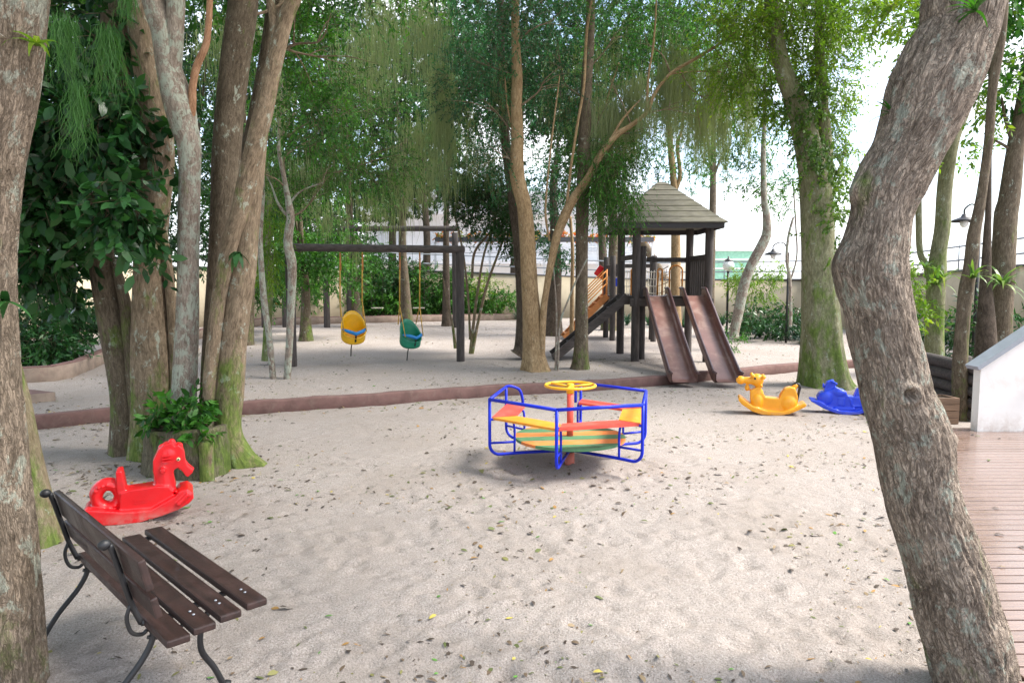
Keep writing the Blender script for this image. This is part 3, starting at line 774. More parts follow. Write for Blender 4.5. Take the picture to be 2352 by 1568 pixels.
mb = MB(); mb.tube([pol(RO, ANG[5], RT), pol(RO, ANG[0], RT)], 0.0155, 10); mb.build('rail', M['blue'], ca_)
# bent ends of the rails at the entrance
for a, s in ((ANG[4], 1), (ANG[5], -1)):
    e = pol(RO, a, 0); t = (pol(RO, ANG[5], 0) - pol(RO, ANG[4], 0)).normalized() * s
    pts = [e + t * 0 + Vector((0, 0, RT)), e + t * 0.05 + Vector((0, 0, RT + .004)), e + t * 0.14 + Vector((0, 0, RT - .035)), e + t * 0.175 + Vector((0, 0, RT - .12)), e + t * 0.18 + Vector((0, 0, 0.47)), e + t * 0.165 + Vector((0, 0, 0.40))]
    if s == 1: pts = [e + Vector((0, 0, RT)), e + t * 0.03 + Vector((0, 0, RT)), e + t * .055 + Vector((0, 0, RT - .04)), e + t * 0.06 + Vector((0, 0, 0.46))]
    mb = MB(); mb.tube([tuple(p) for p in cat([tuple(p) for p in pts], 5)], 0.0145, 10); mb.build('entrance_handle', M['blue'], ca_)
def seat(a, b, mat):
    mb = MB(); p0, p1 = pol(RO - 0.02, a, 0.50), pol(RO - 0.02, b, 0.50); q0, q1 = pol(RO - 0.25, a, 0.50), pol(RO - 0.25, b, 0.50)
    p0, p1 = p0.lerp(p1, 0.02), p1.lerp(p0, 0.02); q0, q1 = q0.lerp(q1, 0.02), q1.lerp(q0, 0.02)
    h = Vector((0, 0, 0.022)); mb.add([p0, p1, q1, q0, p0 - h, p1 - h, q1 - h, q0 - h], [[3, 2, 1, 0], [4, 5, 6, 7], [0, 1, 5, 4], [1, 2, 6, 5], [2, 3, 7, 6], [3, 0, 4, 7]])
    tag(mb.build('seat', mat, ca_), ('red' if mat is M['red_p'] else 'orange') + ' seat board')
seat(ANG[5], ANG[0] + 2 * math.pi, M['red_p']); seat(ANG[0], ANG[1], M['orange_p']); seat(ANG[1], ANG[2], M['red_p']); seat(ANG[2], ANG[3], M['orange_p']); seat(ANG[3], ANG[4], M['red_p'])
mb = MB(); RP = 0.525; nb = 6; ta = R(7)
for k in range(nb):
    v0 = -RP + 2 * RP * k / nb + 0.002; v1 = -RP + 2 * RP * (k + 1) / nb - 0.002; top = []
    for q in range(9): v = v0 + (v1 - v0) * q / 8; top.append((math.sqrt(max(0, RP * RP - v * v)), v))
    pl = top + [(-x, v) for x, v in reversed(top)]
    pl = [(x * math.cos(ta) - y * math.sin(ta), x * math.sin(ta) + y * math.cos(ta)) for x, y in pl]; n = len(pl)
    V = [(x, y, 0.272) for x, y in pl] + [(x, y, 0.245) for x, y in pl]
    mb.add(V, [list(range(n)), list(range(2 * n - 1, n - 1, -1))] + [[j, j + n, (j + 1) % n + n, (j + 1) % n] for j in range(n)], 1 if k % 2 == 0 else 0)
mb.build('platform', [M['plank_o'], M['plank_g']], ca_)
mb = MB(); mb.tube([(0, 0, 0.18), (0, 0, 0.70)], 0.031, 16); mb.build('column', M['red_p'], ca_)
mb = MB(); mb.tube([(0, 0, -0.1), (0, 0, 0.12)], 0.045, 16); tag(mb.build('base_post', plain('faded_red', (0.50, 0.14, 0.10), 0.6, 0.2, dirt=0.5), ca_), 'faded red ground post')
mb = MB(); mb.lathe([(0.001, 0.12), (0.06, 0.12), (0.06, 0.17), (0.035, 0.185), (0.035, 0.2), (0.001, 0.2)]); mb.build('hub', M['black_iron'], ca_)
wh = MB(); WZ = 0.755; wh.tube([pol(0.235, 2 * math.pi * k / 40, WZ) for k in range(40)], 0.014, 8, closed=True)
wheel = wh.build('hand_wheel', M['yellow_p'], ca_)
for k in range(3):
    mb = MB(); mb.tube([pol(0.02, R(20 + 120 * k), WZ - .01), pol(0.235, R(20 + 120 * k), WZ)], 0.012, 8); mb.build('spoke', M['yellow_p'], wheel)
mb = MB(); mb.lathe([(0.001, 0.68), (0.036, 0.68), (0.036, 0.765), (0.025, 0.775), (0.001, 0.775)]); mb.build('collar', M['yellow_p'], wheel)

# ------------------------------------------------------------------ rocking toys
def toy_mat(name, col, dirt, dz=0.10):
    return plain(name, col, 0.3, 0.08, 5, 0.08, 25, dirt=0.4, dirt_c=dirt, coat=0.25, dustz=dz)
M['toy_red'] = toy_mat('red_plastic', (0.72, 0.006, 0.012), (0.50, 0.03, 0.03))
M['toy_yellow'] = toy_mat('orange_yellow_plastic', (0.87, 0.36, 0.006), (0.72, 0.32, 0.03), .05)
M['toy_blue'] = toy_mat('blue_plastic', (0.006, 0.05, 0.68), (0.03, 0.06, 0.45), .05)
M['toy_black'] = plain('black_paint', (0.012, 0.012, 0.012), 0.4)
M['eye_white'] = plain('eye_pale', (0.7, 0.62, 0.35), 0.4)

def P2(pts, s, x0, y0): return [((x - x0) * s, (y0 - y) * s) for x, y in pts]
# seahorse
s = 4.33e-4; KX = 0.885; q = lambda pts: [(x * KX, z) for x, z in P2(pts, s, 1060, 1405)]
g = gpt(322, 1201); sh = empty('rocking_seahorse', (g.x - 0.065, g.y + 0.13, float(gzn(g.x, g.y)) - 0.004), R(26), 'red plastic seahorse rocker with ring tail, near the planted stump', 'rocking toy')
mb = MB()
mb.prism(q([(150, 1200), (150, 1110), (200, 1080), (290, 1090), (800, 1190), (1250, 1210), (1680, 1020), (1740, 950), (1880, 925), (1980, 1010), (1985, 1100), (1900, 1180), (1700, 1270), (1400, 1345), (1060, 1400), (760, 1400), (400, 1365), (200, 1310)]), -0.13, 0.13)
mb.prism(q([(760, 900), (870, 870), (870, 860), (1340, 845), (1560, 870), (1640, 960), (1620, 1080), (1250, 1225), (860, 1215), (720, 1180)]), -0.085, 0.085)
mb.prism(q([(690, 530), (785, 520), (800, 560), (850, 880), (860, 1100), (740, 1180), (700, 900), (690, 700)]), -0.075, 0.075)
mb.prism(q([(1340, 880), (1335, 760), (1300, 600), (1310, 420), (1400, 250), (1500, 165), (1655, 125), (1690, 205), (1750, 178), (1830, 245), (1860, 350), (1868, 480), (1900, 560), (2000, 650), (1980, 700), (1900, 760), (1860, 740), (1810, 660), (1740, 580), (1670, 600), (1650, 660), (1670, 800), (1680, 1000), (1340, 1000)]), -0.06, 0.06)
ring = [((540 + 195 * math.cos(t) - 1060) * s * KX, 0, (1405 - (950 + 190 * math.sin(t))) * s) for t in [2 * math.pi * k / 32 for k in range(32)]]
V = []; F = []
for i, c in enumerate(ring):
    t = 2 * math.pi * i / 32
    for k in range(12):
        a = 2 * math.pi * k / 12; rad = 96 * s * (1.15 if math.pi < t < 2 * math.pi else 1.0); V.append((c[0] + math.cos(t) * math.cos(a) * rad, math.sin(a) * 0.062, c[2] - math.sin(t) * math.cos(a) * rad))
for i in range(32):
    for k in range(12): F.append([i * 12 + k, i * 12 + (k + 1) % 12, ((i + 1) % 32) * 12 + (k + 1) % 12, ((i + 1) % 32) * 12 + k])
mb.add(V, F)
X = lambda x, y, yy=0.0: ((x - 1060) * s * KX, yy, (1405 - y) * s)
mb.ell(X(1590, 350), (0.085, 0.072, 0.085)); mb.tube([X(1470, 580, -0.12), X(1470, 580, 0.12)], 0.019, 12)
mb.tube([X(1700, 1180, -0.135), X(1900, 1010, -0.135)], 0.018); mb.tube([X(1700, 1180, 0.135), X(1900, 1010, 0.135)], 0.018)
mb.tube([X(1800, 560), X(1880, 625), X(1945, 690), X(1958, 705)], [0.044, 0.032, 0.036, 0.03], 14)
mb.tube([X(1500, 480), X(1480, 700), X(1500, 900)], [0.066, 0.068, 0.075], 16)
mb.ell(X(1640, 170), (0.028, 0.03, 0.036)); mb.ell(X(1775, 225), (0.024, 0.028, 0.026)); mb.ell(X(1500, 230), (0.04, 0.03, 0.03))
for (x, y) in ((345, 830), (400, 775), (460, 760), (540, 750), (640, 790), (450, 1130), (545, 1140), (640, 1110)): mb.ell(X(x, y, -0.055), (0.013, 0.014, 0.013), 10)
sb = remesh(mb, 'body', [M['toy_red']], sh, 0.006, 3)
for yy in (-0.0885, 0.0885):
    for x in (1745,):
        mb = MB(); mb.ell(X(x, 425, yy * 0.80), (0.0135, 0.007, 0.0135)); e = mb.build('eye', M['eye_white'], sh)
        mb = MB(); mb.ell(X(x + 2, 425, yy * 0.87), (0.0065, 0.005, 0.0065)); mb.build('pupil', M['toy_black'], e)
mb = MB()
for k in range(3): mb.bar(X(1465, 350 + 50 * k, -0.073), X(1620, 345 + 50 * k, -0.073), 0.012, 0.006, bev=0.002)
mb.build('gill_ridges', M['toy_red'], sh)
mb = MB(); mb.bar(X(970, 1090, -0.0845), X(1210, 1088, -0.0845), 0.008, 0.0045, bev=0.001)
for k in range(6): mb.bar(X(985 + k * 40, 1035, -0.0845), X(985 + k * 40 + (8 if k % 2 else 0), 1070, -0.0845), 0.007, 0.006, up=(0, 1, 0))
mb.build('moulded_lettering', M['toy_red'], sh)
# yellow dog
s = 9.3e-4; q = lambda pts: P2(pts, s, 755, 738); X = lambda x, y, yy=0.0: ((x - 755) * s, yy, (738 - y) * s)
g = gpt(1778, 954); dg_ = empty('rocking_dog', (g.x, g.y + 0.13, float(gzn(g.x, g.y)) - 0.004), R(-16), 'orange-yellow plastic dog rocker with black-lined tail', 'rocking toy')
mb = MB()
mb.prism(q([(308, 540), (318, 495), (345, 495), (390, 530), (500, 612), (700, 672), (900, 672), (1040, 632), (1130, 575), (1190, 540), (1215, 560), (1205, 590), (1100, 650), (1000, 700), (880, 735), (640, 735), (500, 690), (360, 600)]), -0.13, 0.13)
mb.prism(q([(470, 400), (600, 330), (640, 420), (680, 488), (860, 497), (885, 430), (935, 355), (1000, 330), (1060, 345), (1085, 390), (1105, 470), (1100, 600), (900, 700), (650, 700), (500, 620), (475, 540)]), -0.075, 0.075)
mb.ell(X(560, 255), (0.088, 0.085, 0.088)); mb.ell(X(340, 265), (0.062, 0.052, 0.058)); mb.tube([X(350, 262), X(500, 268)], [0.040, 0.052], 14)
mb.ell(X(432, 372), (0.034, 0.045, 0.045)); mb.ell(X(490, 185, -0.05), (0.025, 0.03, 0.03)); mb.ell(X(645, 205, -0.07), (0.03, 0.03, 0.03)); mb.ell(X(645, 205, 0.07), (0.03, 0.03, 0.03)); mb.ell(X(490, 185, 0.05), (0.025, 0.03, 0.03))
for yy in (-0.06, 0.06):
    mb.ell(X(990, 560, yy), (0.10, 0.05, 0.105)); mb.ell(X(570, 560, yy), (0.075, 0.05, 0.12)); mb.ell(X(590, 440, yy * .6), (0.06, 0.05, 0.07))
mb.tube([X(1040, 370), X(1075, 320), X(1100, 300)], [0.04, 0.035, 0.028], 10); mb.tube([X(620, 330, -0.12), X(620, 330, 0.12)], 0.016, 10)
remesh(mb, 'body', [M['toy_yellow']], dg_, 0.0085, 5)
mb = MB(); mb.tube([X(1040, 325), X(1075, 288), X(1120, 296), X(1134, 345), X(1118, 430), X(1100, 560)], [0.014, 0.022, 0.02, 0.018, 0.016, 0.012], 10); tag(mb.build('tail_stripe', M['toy_black'], dg_), 'black painted tail stripe')
mb = MB(); mb.ell(X(300, 225), (0.016, 0.022, 0.014)); mb.build('nose', M['toy_black'], dg_)
for yy in (-1, 1):
    mb = MB(); mb.ell(X(530, 225, yy * 0.078), (0.014, 0.008, 0.016)); mb.build('eye', M['toy_black'], dg_)

# blue motorcycle
s = 9.2e-4; q = lambda pts: P2(pts, s, 1780, 722); X = lambda x, y, yy=0.0: ((x - 1780) * s, yy, (722 - y) * s)
g = gpt(1950, 953); mc = empty('rocking_motorcycle', (g.x, g.y + 0.13, float(gzn(g.x, g.y)) - 0.004), R(-18), 'blue plastic motorbike rocker half hidden behind the leaning trunk', 'rocking toy')
mb = MB()
mb.prism(q([(1310, 545), (1320, 525), (1430, 540), (1550, 610), (1700, 665), (1900, 665), (2050, 610), (2180, 540), (2245, 525), (2250, 550), (2150, 620), (1950, 705), (1780, 722), (1650, 705), (1500, 650)]), -0.135, 0.135)
mb.prism(q([(1400, 500), (1440, 430), (1520, 400), (1600, 370), (1640, 330), (1755, 385), (1815, 455), (1895, 465), (2000, 470), (2080, 440), (2170, 520), (2150, 580), (2000, 690), (1600, 690), (1450, 570)]), -0.08, 0.08)
mb.prism(q([(1500, 400), (1505, 330), (1535, 265), (1590, 245), (1650, 270), (1640, 345), (1600, 400)]), -0.06, 0.06)
mb.prism(q([(1895, 470), (1925, 370), (1985, 320), (2040, 320), (2070, 380), (2080, 480)]), -0.065, 0.065)
mb.tube([X(1640, 275, -0.17), X(1600, 262, -0.08), X(1600, 262, 0.08), X(1640, 275, 0.17)], 0.018, 10)
for yy in (-1, 1):
    mb.tube([X(1640, 640, yy * .09), X(1700, 640, yy * .1), X(1900, 635, yy * .1)], 0.017, 8)
    mb.ell(X(1520, 500, yy * .075), (0.085, 0.03, 0.09)); mb.ell(X(1700, 420, yy * .06), (0.09, 0.04, 0.05)); mb.ell(X(2060, 560, yy * .075), (0.09, 0.03, 0.09))
    mb.bar(X(1840, 500, yy * .085), X(1870, 595, yy * .085), 0.014, 0.02, up=(0, 1, 0)); mb.bar(X(1870, 595, yy * .085), X(2020, 592, yy * .085), 0.014, 0.02, up=(0, 1, 0))
    for k in range(4): mb.bar(X(1680, 500 + 28 * k, yy * .084), X(1760, 500 + 28 * k, yy * .084), 0.012, 0.012, up=(0, 1, 0))
remesh(mb, 'body', [M['toy_blue']], mc, 0.0075, 3)
mb = MB(); mb.ell(X(1490, 330, 0), (0.012, 0.045, 0.035)); mb.build('headlamp', M['toy_blue'], mc)

# ------------------------------------------------------------------ bench
M['slat'] = plain('dark_stained_wood', (0.028, 0.012, 0.010), 0.42, 0.5, 2.5, 0.35, 40, stretch=(1.5, 14, 14), dirt=0.35, dirt_c=(0.075, 0.033, 0.025), coat=0.15)
FAR, NEAR = at(352, 1232, 3.42), at(592, 1417, 2.60)
FAR.z = NEAR.z = 0.43
bx = (NEAR - FAR); bl = bx.length; ang = math.atan2(bx.y, bx.x)
bn = empty('park_bench', (FAR.x, FAR.y, 0), ang, 'dark slatted wooden bench with curled cast iron ends beside the left trunk', 'bench')
# local: x along the bench, y>0 front side.. back lies at -y
def lslat(y, z, w, t, tilt=0.0, x0=0.0, x1=bl, name='seat_slat', lab=None):
    mb = MB(); mb.box(((x0 + x1) / 2, y, z), (x1 - x0, w, t), Matrix.Rotation(tilt, 3, 'X'), bev=0.008)
    o = mb.build(name, M['slat'], bn); return o
# direction of the back: local -y must point away from the carousel
sgn = -1.0
for k, y in enumerate((0.0, 0.105, 0.205, 0.30)):
    lslat(sgn * y, 0.43 - 0.012 * k, 0.085, 0.03, 0.03 * sgn, 0.0 + 0.0 * k, bl + 0.0)
ty = sgn * 0.40
lslat(sgn * 0.37, 0.545, 0.026, 0.085, R(13), name='back_slat')
lslat(sgn * 0.40, 0.675, 0.028, 0.125, R(13), name='back_slat')
def scroll(c, r, turns, a0, n=16, dirn=1): return [(0, c[0] + (r * (1 - .75 * k / n)) * math.cos(a0 + dirn * turns * 6.283 * k / n), c[1] + (r * (1 - .75 * k / n)) * math.sin(a0 + dirn * turns * 6.283 * k / n)) for k in range(n + 1)]
for xx in (0.035, bl * 0.79):
    mb = MB()
    def tb(pts, r): mb.tube([(xx + p[0], p[1], p[2]) for p in cat([(0, p[0], p[1]) for p in pts], 5)], r, 8)
    y = sgn
    tb([(y * 0.445, 0.735), (y * 0.43, 0.68), (y * 0.405, 0.58), (y * 0.38, 0.48), (y * 0.35, 0.395)], 0.011)
    tb([(y * 0.35, 0.395), (y * 0.25, 0.385), (y * 0.1, 0.40), (y * -0.02, 0.405), (y * -0.045, 0.375), (y * -0.03, 0.35)], 0.013)
    tb([(y * 0.33, 0.39), (y * 0.31, 0.33), (y * 0.35, 0.25), (y * 0.44, 0.15), (y * 0.50, 0.06), (y * 0.515, 0.0)], 0.0125)
    tb([(y * 0.06, 0.39), (y * 0.12, 0.31), (y * 0.13, 0.2), (y * 0.08, 0.1), (y * 0.04, 0.0)], 0.0125)
    tb([(y * 0.33, 0.33), (y * 0.27, 0.31), (y * 0.2, 0.33), (y * 0.15, 0.385)], 0.008)
    tb([(y * 0.385, 0.48), (y * 0.40, 0.43), (y * 0.385, 0.37), (y * 0.35, 0.35), (y * 0.33, 0.36)], 0.008)
    mb.ell((xx, y * 0.462, 0.738), (0.02, 0.024, 0.02), 10); mb.ell((xx, y * 0.515, 0.01), (0.022, 0.03, 0.014), 8); mb.ell((xx, y * 0.04, 0.01), (0.022, 0.03, 0.014), 8)
    fr = mb.build('end_frame', M['black_iron'], bn)
    mb = MB(); mb.tube([(xx + p[0], p[1], p[2]) for p in cat([(0, y * 0.40, 0.62), (0, y * 0.3, 0.655), (0, y * 0.12, 0.645), (0, y * 0.0, 0.60), (0, y * -0.01, 0.5), (0, y * 0.02, 0.41)], 5)], 0.011, 8)
    if False: mb.build('armrest', M['black_iron'], fr)
    for yy in ((0.0, 0.105, 0.205) if xx > .5 else ()):
        for d in (-.018, .018): mb = MB(); mb.ell((xx + .12 + d, y * yy, 0.446 - 0.1 * yy), (0.006, 0.006, 0.003), 8); mb.build('bolt_head', M['rail'], fr)
# ------------------------------------------------------------------ play tower
M['slide'] = plain('brown_slide_plastic', (0.195, 0.10, 0.085), 0.32, 0.2, 2, 0.1, 30, dirt=0.4, dirt_c=(0.42, 0.31, 0.26), coat=0.3)
M['slide_edge'] = plain('dark_brown_plastic', (0.075, 0.04, 0.042), 0.3, 0.2, 3, coat=0.3)
M['orange_w'] = plain('orange_brown_wood', (0.52, 0.20, 0.06), 0.6, 0.25, 4, 0.2, dirt=0.35, dirt_c=(0.30, 0.13, 0.06))
M['orange_t'] = plain('orange_tube', (0.80, 0.30, 0.05), 0.4, 0.1)
M['roof_b'] = plain('weathered_roof_board', (0.135, 0.128, 0.10), 0.85, 0.3, 4, 0.4, 30, dirt=0.35, dirt_c=(0.13, 0.13, 0.08), stretch=(1, 1, 5))
M['fascia'] = plain('dark_fascia', (0.035, 0.032, 0.036), 0.6)
M['rope'] = plain('pale_rope', (0.55, 0.50, 0.42), 0.8)
fl = gpt(1458, 829); T0 = fl.y; gt = float(gz(fl.x, fl.y))
ps = empty('play_tower', (0, 0, 0), 0, 'dark log play tower with shingled pyramid roof and two brown slides', 'play tower')
ps.location = (3.1, T0, gt)
O = ps.location.copy()
def W(p): return tuple(Vector(p) - O)
def logp(a, b, r, name='post', mat=None, n=14, parent=None):
    mb = MB(); a = Vector(a); b = Vector(b); L = (b - a).length; k = max(2, int(L / .25)); rr = [r * (1 + .06 * (vn(i * .8, a.x * 5, a.y, 3) - .5)) for i in range(k + 1)]
    P = [a.lerp(b, i / k) for i in range(k + 1)]; d = (b - a).normalized()
    P = [P[0]] + P + [P[-1]]; rr = [rr[0] * .86] + rr + [rr[-1] * .86]; P[0] = P[0] - d * .004; P[-1] = P[-1] + d * .012
    mb.tube([W(p) for p in P], rr, n); return mb.build(name, mat or M['log'], parent or ps)
PLZ = 1.48
XL, XR, YF, YB = fl.x, 3.92, T0, T0 + 1.25
posts = {'FL': (XL, YF), 'FR': (XR, YF), 'BL': (XL - 0.10, YB), 'BR': (XR - 0.06, YB)}
for k, (x, y) in posts.items(): logp((x, y, gt - .2), (x, y, 2.98), 0.083)
logp((XL + 0.19, YF + 0.32, gt - .2), (XL + 0.19, YF + 0.32, 2.48), 0.07)
# deck
mb = MB()
for k in range(12): mb.box(W(((XL + XR) / 2, YF + 0.05 + k * 0.104, PLZ - 0.02)), (XR - XL + .1, 0.096, 0.035), bev=0.004)
mb.build('platform', M['log_x'], ps)
for (a, b) in (((XL - .12, YF - .03), (XR + .1, YF - .03)), ((XL - .12, YB + .03), (XR + .1, YB + .03))): 
    mb = MB(); mb.bar(W((*a, PLZ - .12)), W((*b, PLZ - .12)), 0.07, 0.16, bev=0.01); mb.build('deck_beam', M['log_x'], ps)
# roof
RC = Vector(((XL + XR) / 2 - .12, (YF + YB) / 2 + .02, 0)); EX, EY, EZ, AZ = 1.06, 0.98, 2.93, 3.88
nr = 8; roof = None
for k in range(nr):
    t0, t1 = k / nr, (k + 1) / nr * (1 if k < nr - 1 else 0.93); b0 = max(.03, 1 - t0); b1 = max(.03, 1 - t1)
    z0 = EZ + (AZ - EZ) * t0 - (0.010 if k else 0); z1 = EZ + (AZ - EZ) * t1; e = 0.028
    c0 = [(RC.x + sx * (EX * b0 + e), RC.y + sy * (EY * b0 + e), z0) for sx, sy in ((-1, -1), (1, -1), (1, 1), (-1, 1))]
    c1 = [(RC.x + sx * EX * b1, RC.y + sy * EY * b1, z1) for sx, sy in ((-1, -1), (1, -1), (1, 1), (-1, 1))]
    cb = [(RC.x + sx * (EX * b0 + e), RC.y + sy * (EY * b0 + e), z0 - .022) for sx, sy in ((-1, -1), (1, -1), (1, 1), (-1, 1))]
    if roof is None: roof = MB()
    roof.add([W(p) for p in cb + c0 + c1], [[3, 2, 1, 0], [0, 1, 5, 4], [1, 2, 6, 5], [2, 3, 7, 6], [3, 0, 4, 7], [4, 5, 9, 8], [5, 6, 10, 9], [6, 7, 11, 10], [7, 4, 8, 11], [8, 9, 10, 11]])
ro = roof.build('roof', M['roof_b'], ps)
mb = MB(); c = [(RC.x + sx * (EX - .03), RC.y + sy * (EY - .03)) for sx, sy in ((-1, -1), (1, -1), (1, 1), (-1, 1))]
for i in range(4): a, b = c[i], c[(i + 1) % 4]; mb.bar(W((*a, EZ - .075)), W((*b, EZ - .075)), 0.03, 0.10)
mb.build('fascia', M['fascia'], ro)
# guard rails
def rail_panel(a, b, z0, z1, slats, name='guard_panel'):
    mb = MB(); a = Vector((*a, 0)); b = Vector((*b, 0)); mb.bar(W(a + Vector((0, 0, z1))), W(b + Vector((0, 0, z1))), 0.07, 0.10, bev=.01)
    for k in range(slats):
        p = a.lerp(b, (k + 1) / (slats + 1)); mb.box(W((p.x, p.y, (z0 + z1) / 2)), (0.06, 0.06, z1 - z0), bev=.006)
    mb.build(name, M['log'], ps)
rail_panel(posts['FR'], posts['BR'], PLZ, 2.27, 8); rail_panel((XL + .45, YB), posts['BR'], PLZ, 2.25, 0, 'guard_rail'); rail_panel(posts['FL'], posts['BL'], PLZ, 2.27, 0, 'guard_rail')
# slides
def slide(xc):
    top = T0 - 0.12; base = gpt(1580, 890).y
    prof = [(top + .22, PLZ + .015), (top, PLZ + .01), (top - .10, PLZ - .05), (top - .6, PLZ - 0.39), (top - 1.2, PLZ - .80), (base + .26, 0.19), (base + .10, 0.115), (base - .06, 0.10)]
    C = cat([(0, a, b) for a, b in prof], 6); n = len(C); w = 0.215; hs = 0.15
    T = np.gradient(C, axis=0); T /= np.linalg.norm(T, axis=1)[:, None]; Nn = np.column_stack([T[:, 0] * 0, -T[:, 2], T[:, 1]]); Nn *= np.sign(Nn[:, 2])[:, None]
    sec = [(-w, hs), (-w, .03), (-w + .03, 0), (w - .03, 0), (w, .03), (w, hs), (w + .012, hs), (w + .012, -.012), (-w - .012, -.012), (-w - .012, hs)]
    V = [(xc + sx, C[i][1] + Nn[i][1] * sz, C[i][2] + Nn[i][2] * sz) for i in range(n) for sx, sz in sec]; k = len(sec)
    F = [(i * k + j, i * k + (j + 1) % k, (i + 1) * k + (j + 1) % k, (i + 1) * k + j) for i in range(n - 1) for j in range(k)]
    mb = MB(); mb.add([W(v) for v in V], [list(f) for f in F]); o = mb.build('slide', M['slide'], ps)
    for sx in (-1, 1):
        mb = MB(); mb.tube([W((xc + sx * (w + .006), C[i][1] + Nn[i][1] * hs, C[i][2] + Nn[i][2] * hs)) for i in range(n)], [0.026] * (n - 1) + [0.02], 8); mb.build('side_rail', M['slide_edge'], o)
    return o
slide(XL + .39); slide(XR - .32)
# dark climbing ramp to the left
b0 = gpt(1272, 828); ra = Vector((XL - .13, YF + .55, PLZ - .03)); rb = Vector((b0.x, b0.y + .35, float(gz(b0.x, b0.y)) + .03))
mb = MB(); d = rb - ra
for k in range(5):
    yy = -.28 + .14 * k; mb.bar(W(ra + Vector((0, yy, 0))), W(rb + Vector((0, yy, 0))), 0.128, 0.035, bev=.005)
for yy in (-.37, .37): mb.bar(W(ra + Vector((0, yy, .02))), W(rb + Vector((0, yy, .02))), 0.05, 0.17, bev=.01)
rp = mb.build('climbing_ramp', M['log_x'], ps)
for k in range(7):
    p = ra.lerp(rb, (k + .5) / 7); mb = MB(); mb.bar(W(p + Vector((0, -.33, .045))), W(p + Vector((0, .33, .045))), 0.05, 0.035, bev=.006); mb.build('cleat', M['log_x'], rp)
# rear deck, bridge and orange stairs
sx0, sy0 = 2.62, 17.0
g2 = float(gz(3, 17.3)); RZ = 1.42
for (x, y, zt) in ((gpt(1406, 782).x, gpt(1406, 782).y, 2.45), (gpt(1391, 775).x, gpt(1391, 775).y, 2.45), (gpt(1500, 784).x, gpt(1500, 784).y, 2.45), (3.75, 18.1, 2.45)): logp((x, y, g2 - .2), (x, y, zt), 0.075)
xa, ya = gpt(1406, 782).x, gpt(1406, 782).y; xb, yb = gpt(1500, 784).x, gpt(1500, 784).y
mb = MB()
for k in range(9): mb.box(W(((xa + xb) / 2, ya + .06 + k * .125, RZ)), (xb - xa + .15, .118, .045), bev=.005)
mb.build('platform', M['log_x'], ps)
mb = MB()
for k in range(18): mb.box(W((3.08, YB + .12 + k * (ya - YB - .15) / 17, RZ + .03 - .05 * math.sin(math.pi * k / 17))), (.62, .12, .035), bev=.004)
mb.build('bridge_deck', M['log_x'], ps)
rail_panel((xa, ya + .02), (xb, yb + .02), RZ, 2.2, 0, 'guard_rail')
mb = MB(); mb.box(W((2.72, 17.9, 2.08)), (.5, .05, .30), bev=.01); mb.build('back_board', M['log_x'], ps)
mb = MB(); mb.box(W((2.76, 17.75, 1.78)), (.36, .04, .22), bev=.02); mb.build('blue_panel', M['toy_blue'], ps)
mb = MB()
for k in range(4):
    a = Vector((2.78, YB, 1.6 + .17 * k)); b = Vector((2.78, ya, 1.6 + .17 * k)); 
    for xx in (2.76, 3.40): mb.tube([W(Vector((xx, a.y + (b.y - a.y) * t / 8, a.z - .10 * math.sin(math.pi * t / 8)))) for t in range(9)], .011, 6)
for t in range(9):
    y = YB + (ya - YB) * (t + .5) / 9
    for xx in (2.76, 3.40): mb.tube([W((xx, y, 1.42)), W((xx, y + .06, 1.75)), W((xx, y, 2.05))], .009, 6)
mb.build('rope_net', M['rope'], ps)
for (x, y, r_) in ((3.60, YB + .12, 0.14), (3.26, YB + .16, 0.05), (2.70, YB + .3, 0.05)):
    mb = MB(); pts = [(x - r_, y, PLZ)] + [(x - r_ * math.cos(a), y, 2.02 + r_ * .8 * math.sin(a)) for a in [math.pi * k / 10 for k in range(11)]] + [(x + r_, y, PLZ)]
    mb.tube([W(p) for p in pts], .019, 8); mb.build('arch_handle', M['orange_t'], ps)
sa = Vector((xa - .12, ya + .5, RZ)); sb_ = gpt(1291, 772); sb_ = Vector((sb_.x, sa.y, float(gz(sb_.x, sa.y)) + .02))
for yy in (-.36, .36):
    mb = MB(); mb.bar(W(sa + Vector((0, yy, 0))), W(sb_ + Vector((0, yy, 0))), .05, .16, bev=.01); o = mb.build('stair_stringer', M['orange_w'], ps)
    for h in (.35, .52, .69):
        mb = MB(); mb.tube([W(sa + Vector((0, yy, h))), W(sa.lerp(sb_, .62) + Vector((0, yy, h)))], .017, 6); mb.build('handrail', M['orange_t'], o)
    for t in (0.02, .6): mb = MB(); p = sa.lerp(sb_, t); mb.tube([W(p + Vector((0, yy, 0))), W(p + Vector((0, yy, .70)))], .02, 6); mb.build('baluster', M['orange_t'], o)
for k in range(7):
    p = sa.lerp(sb_, (k + .4) / 7); mb = MB(); mb.box(W(p + Vector((0, 0, .03))), (.20, .66, .035), bev=.006); mb.build('tread', M['orange_w'], ps)
mb = MB(); mb.box(W(sa + Vector((-.05, .42, .62))), (.34, .05, .30), Matrix.Rotation(R(35), 3, 'Y'), bev=.03); tag(mb.build('side_panel', M['toy_red'], ps), 'red panel at the top of the stairs')

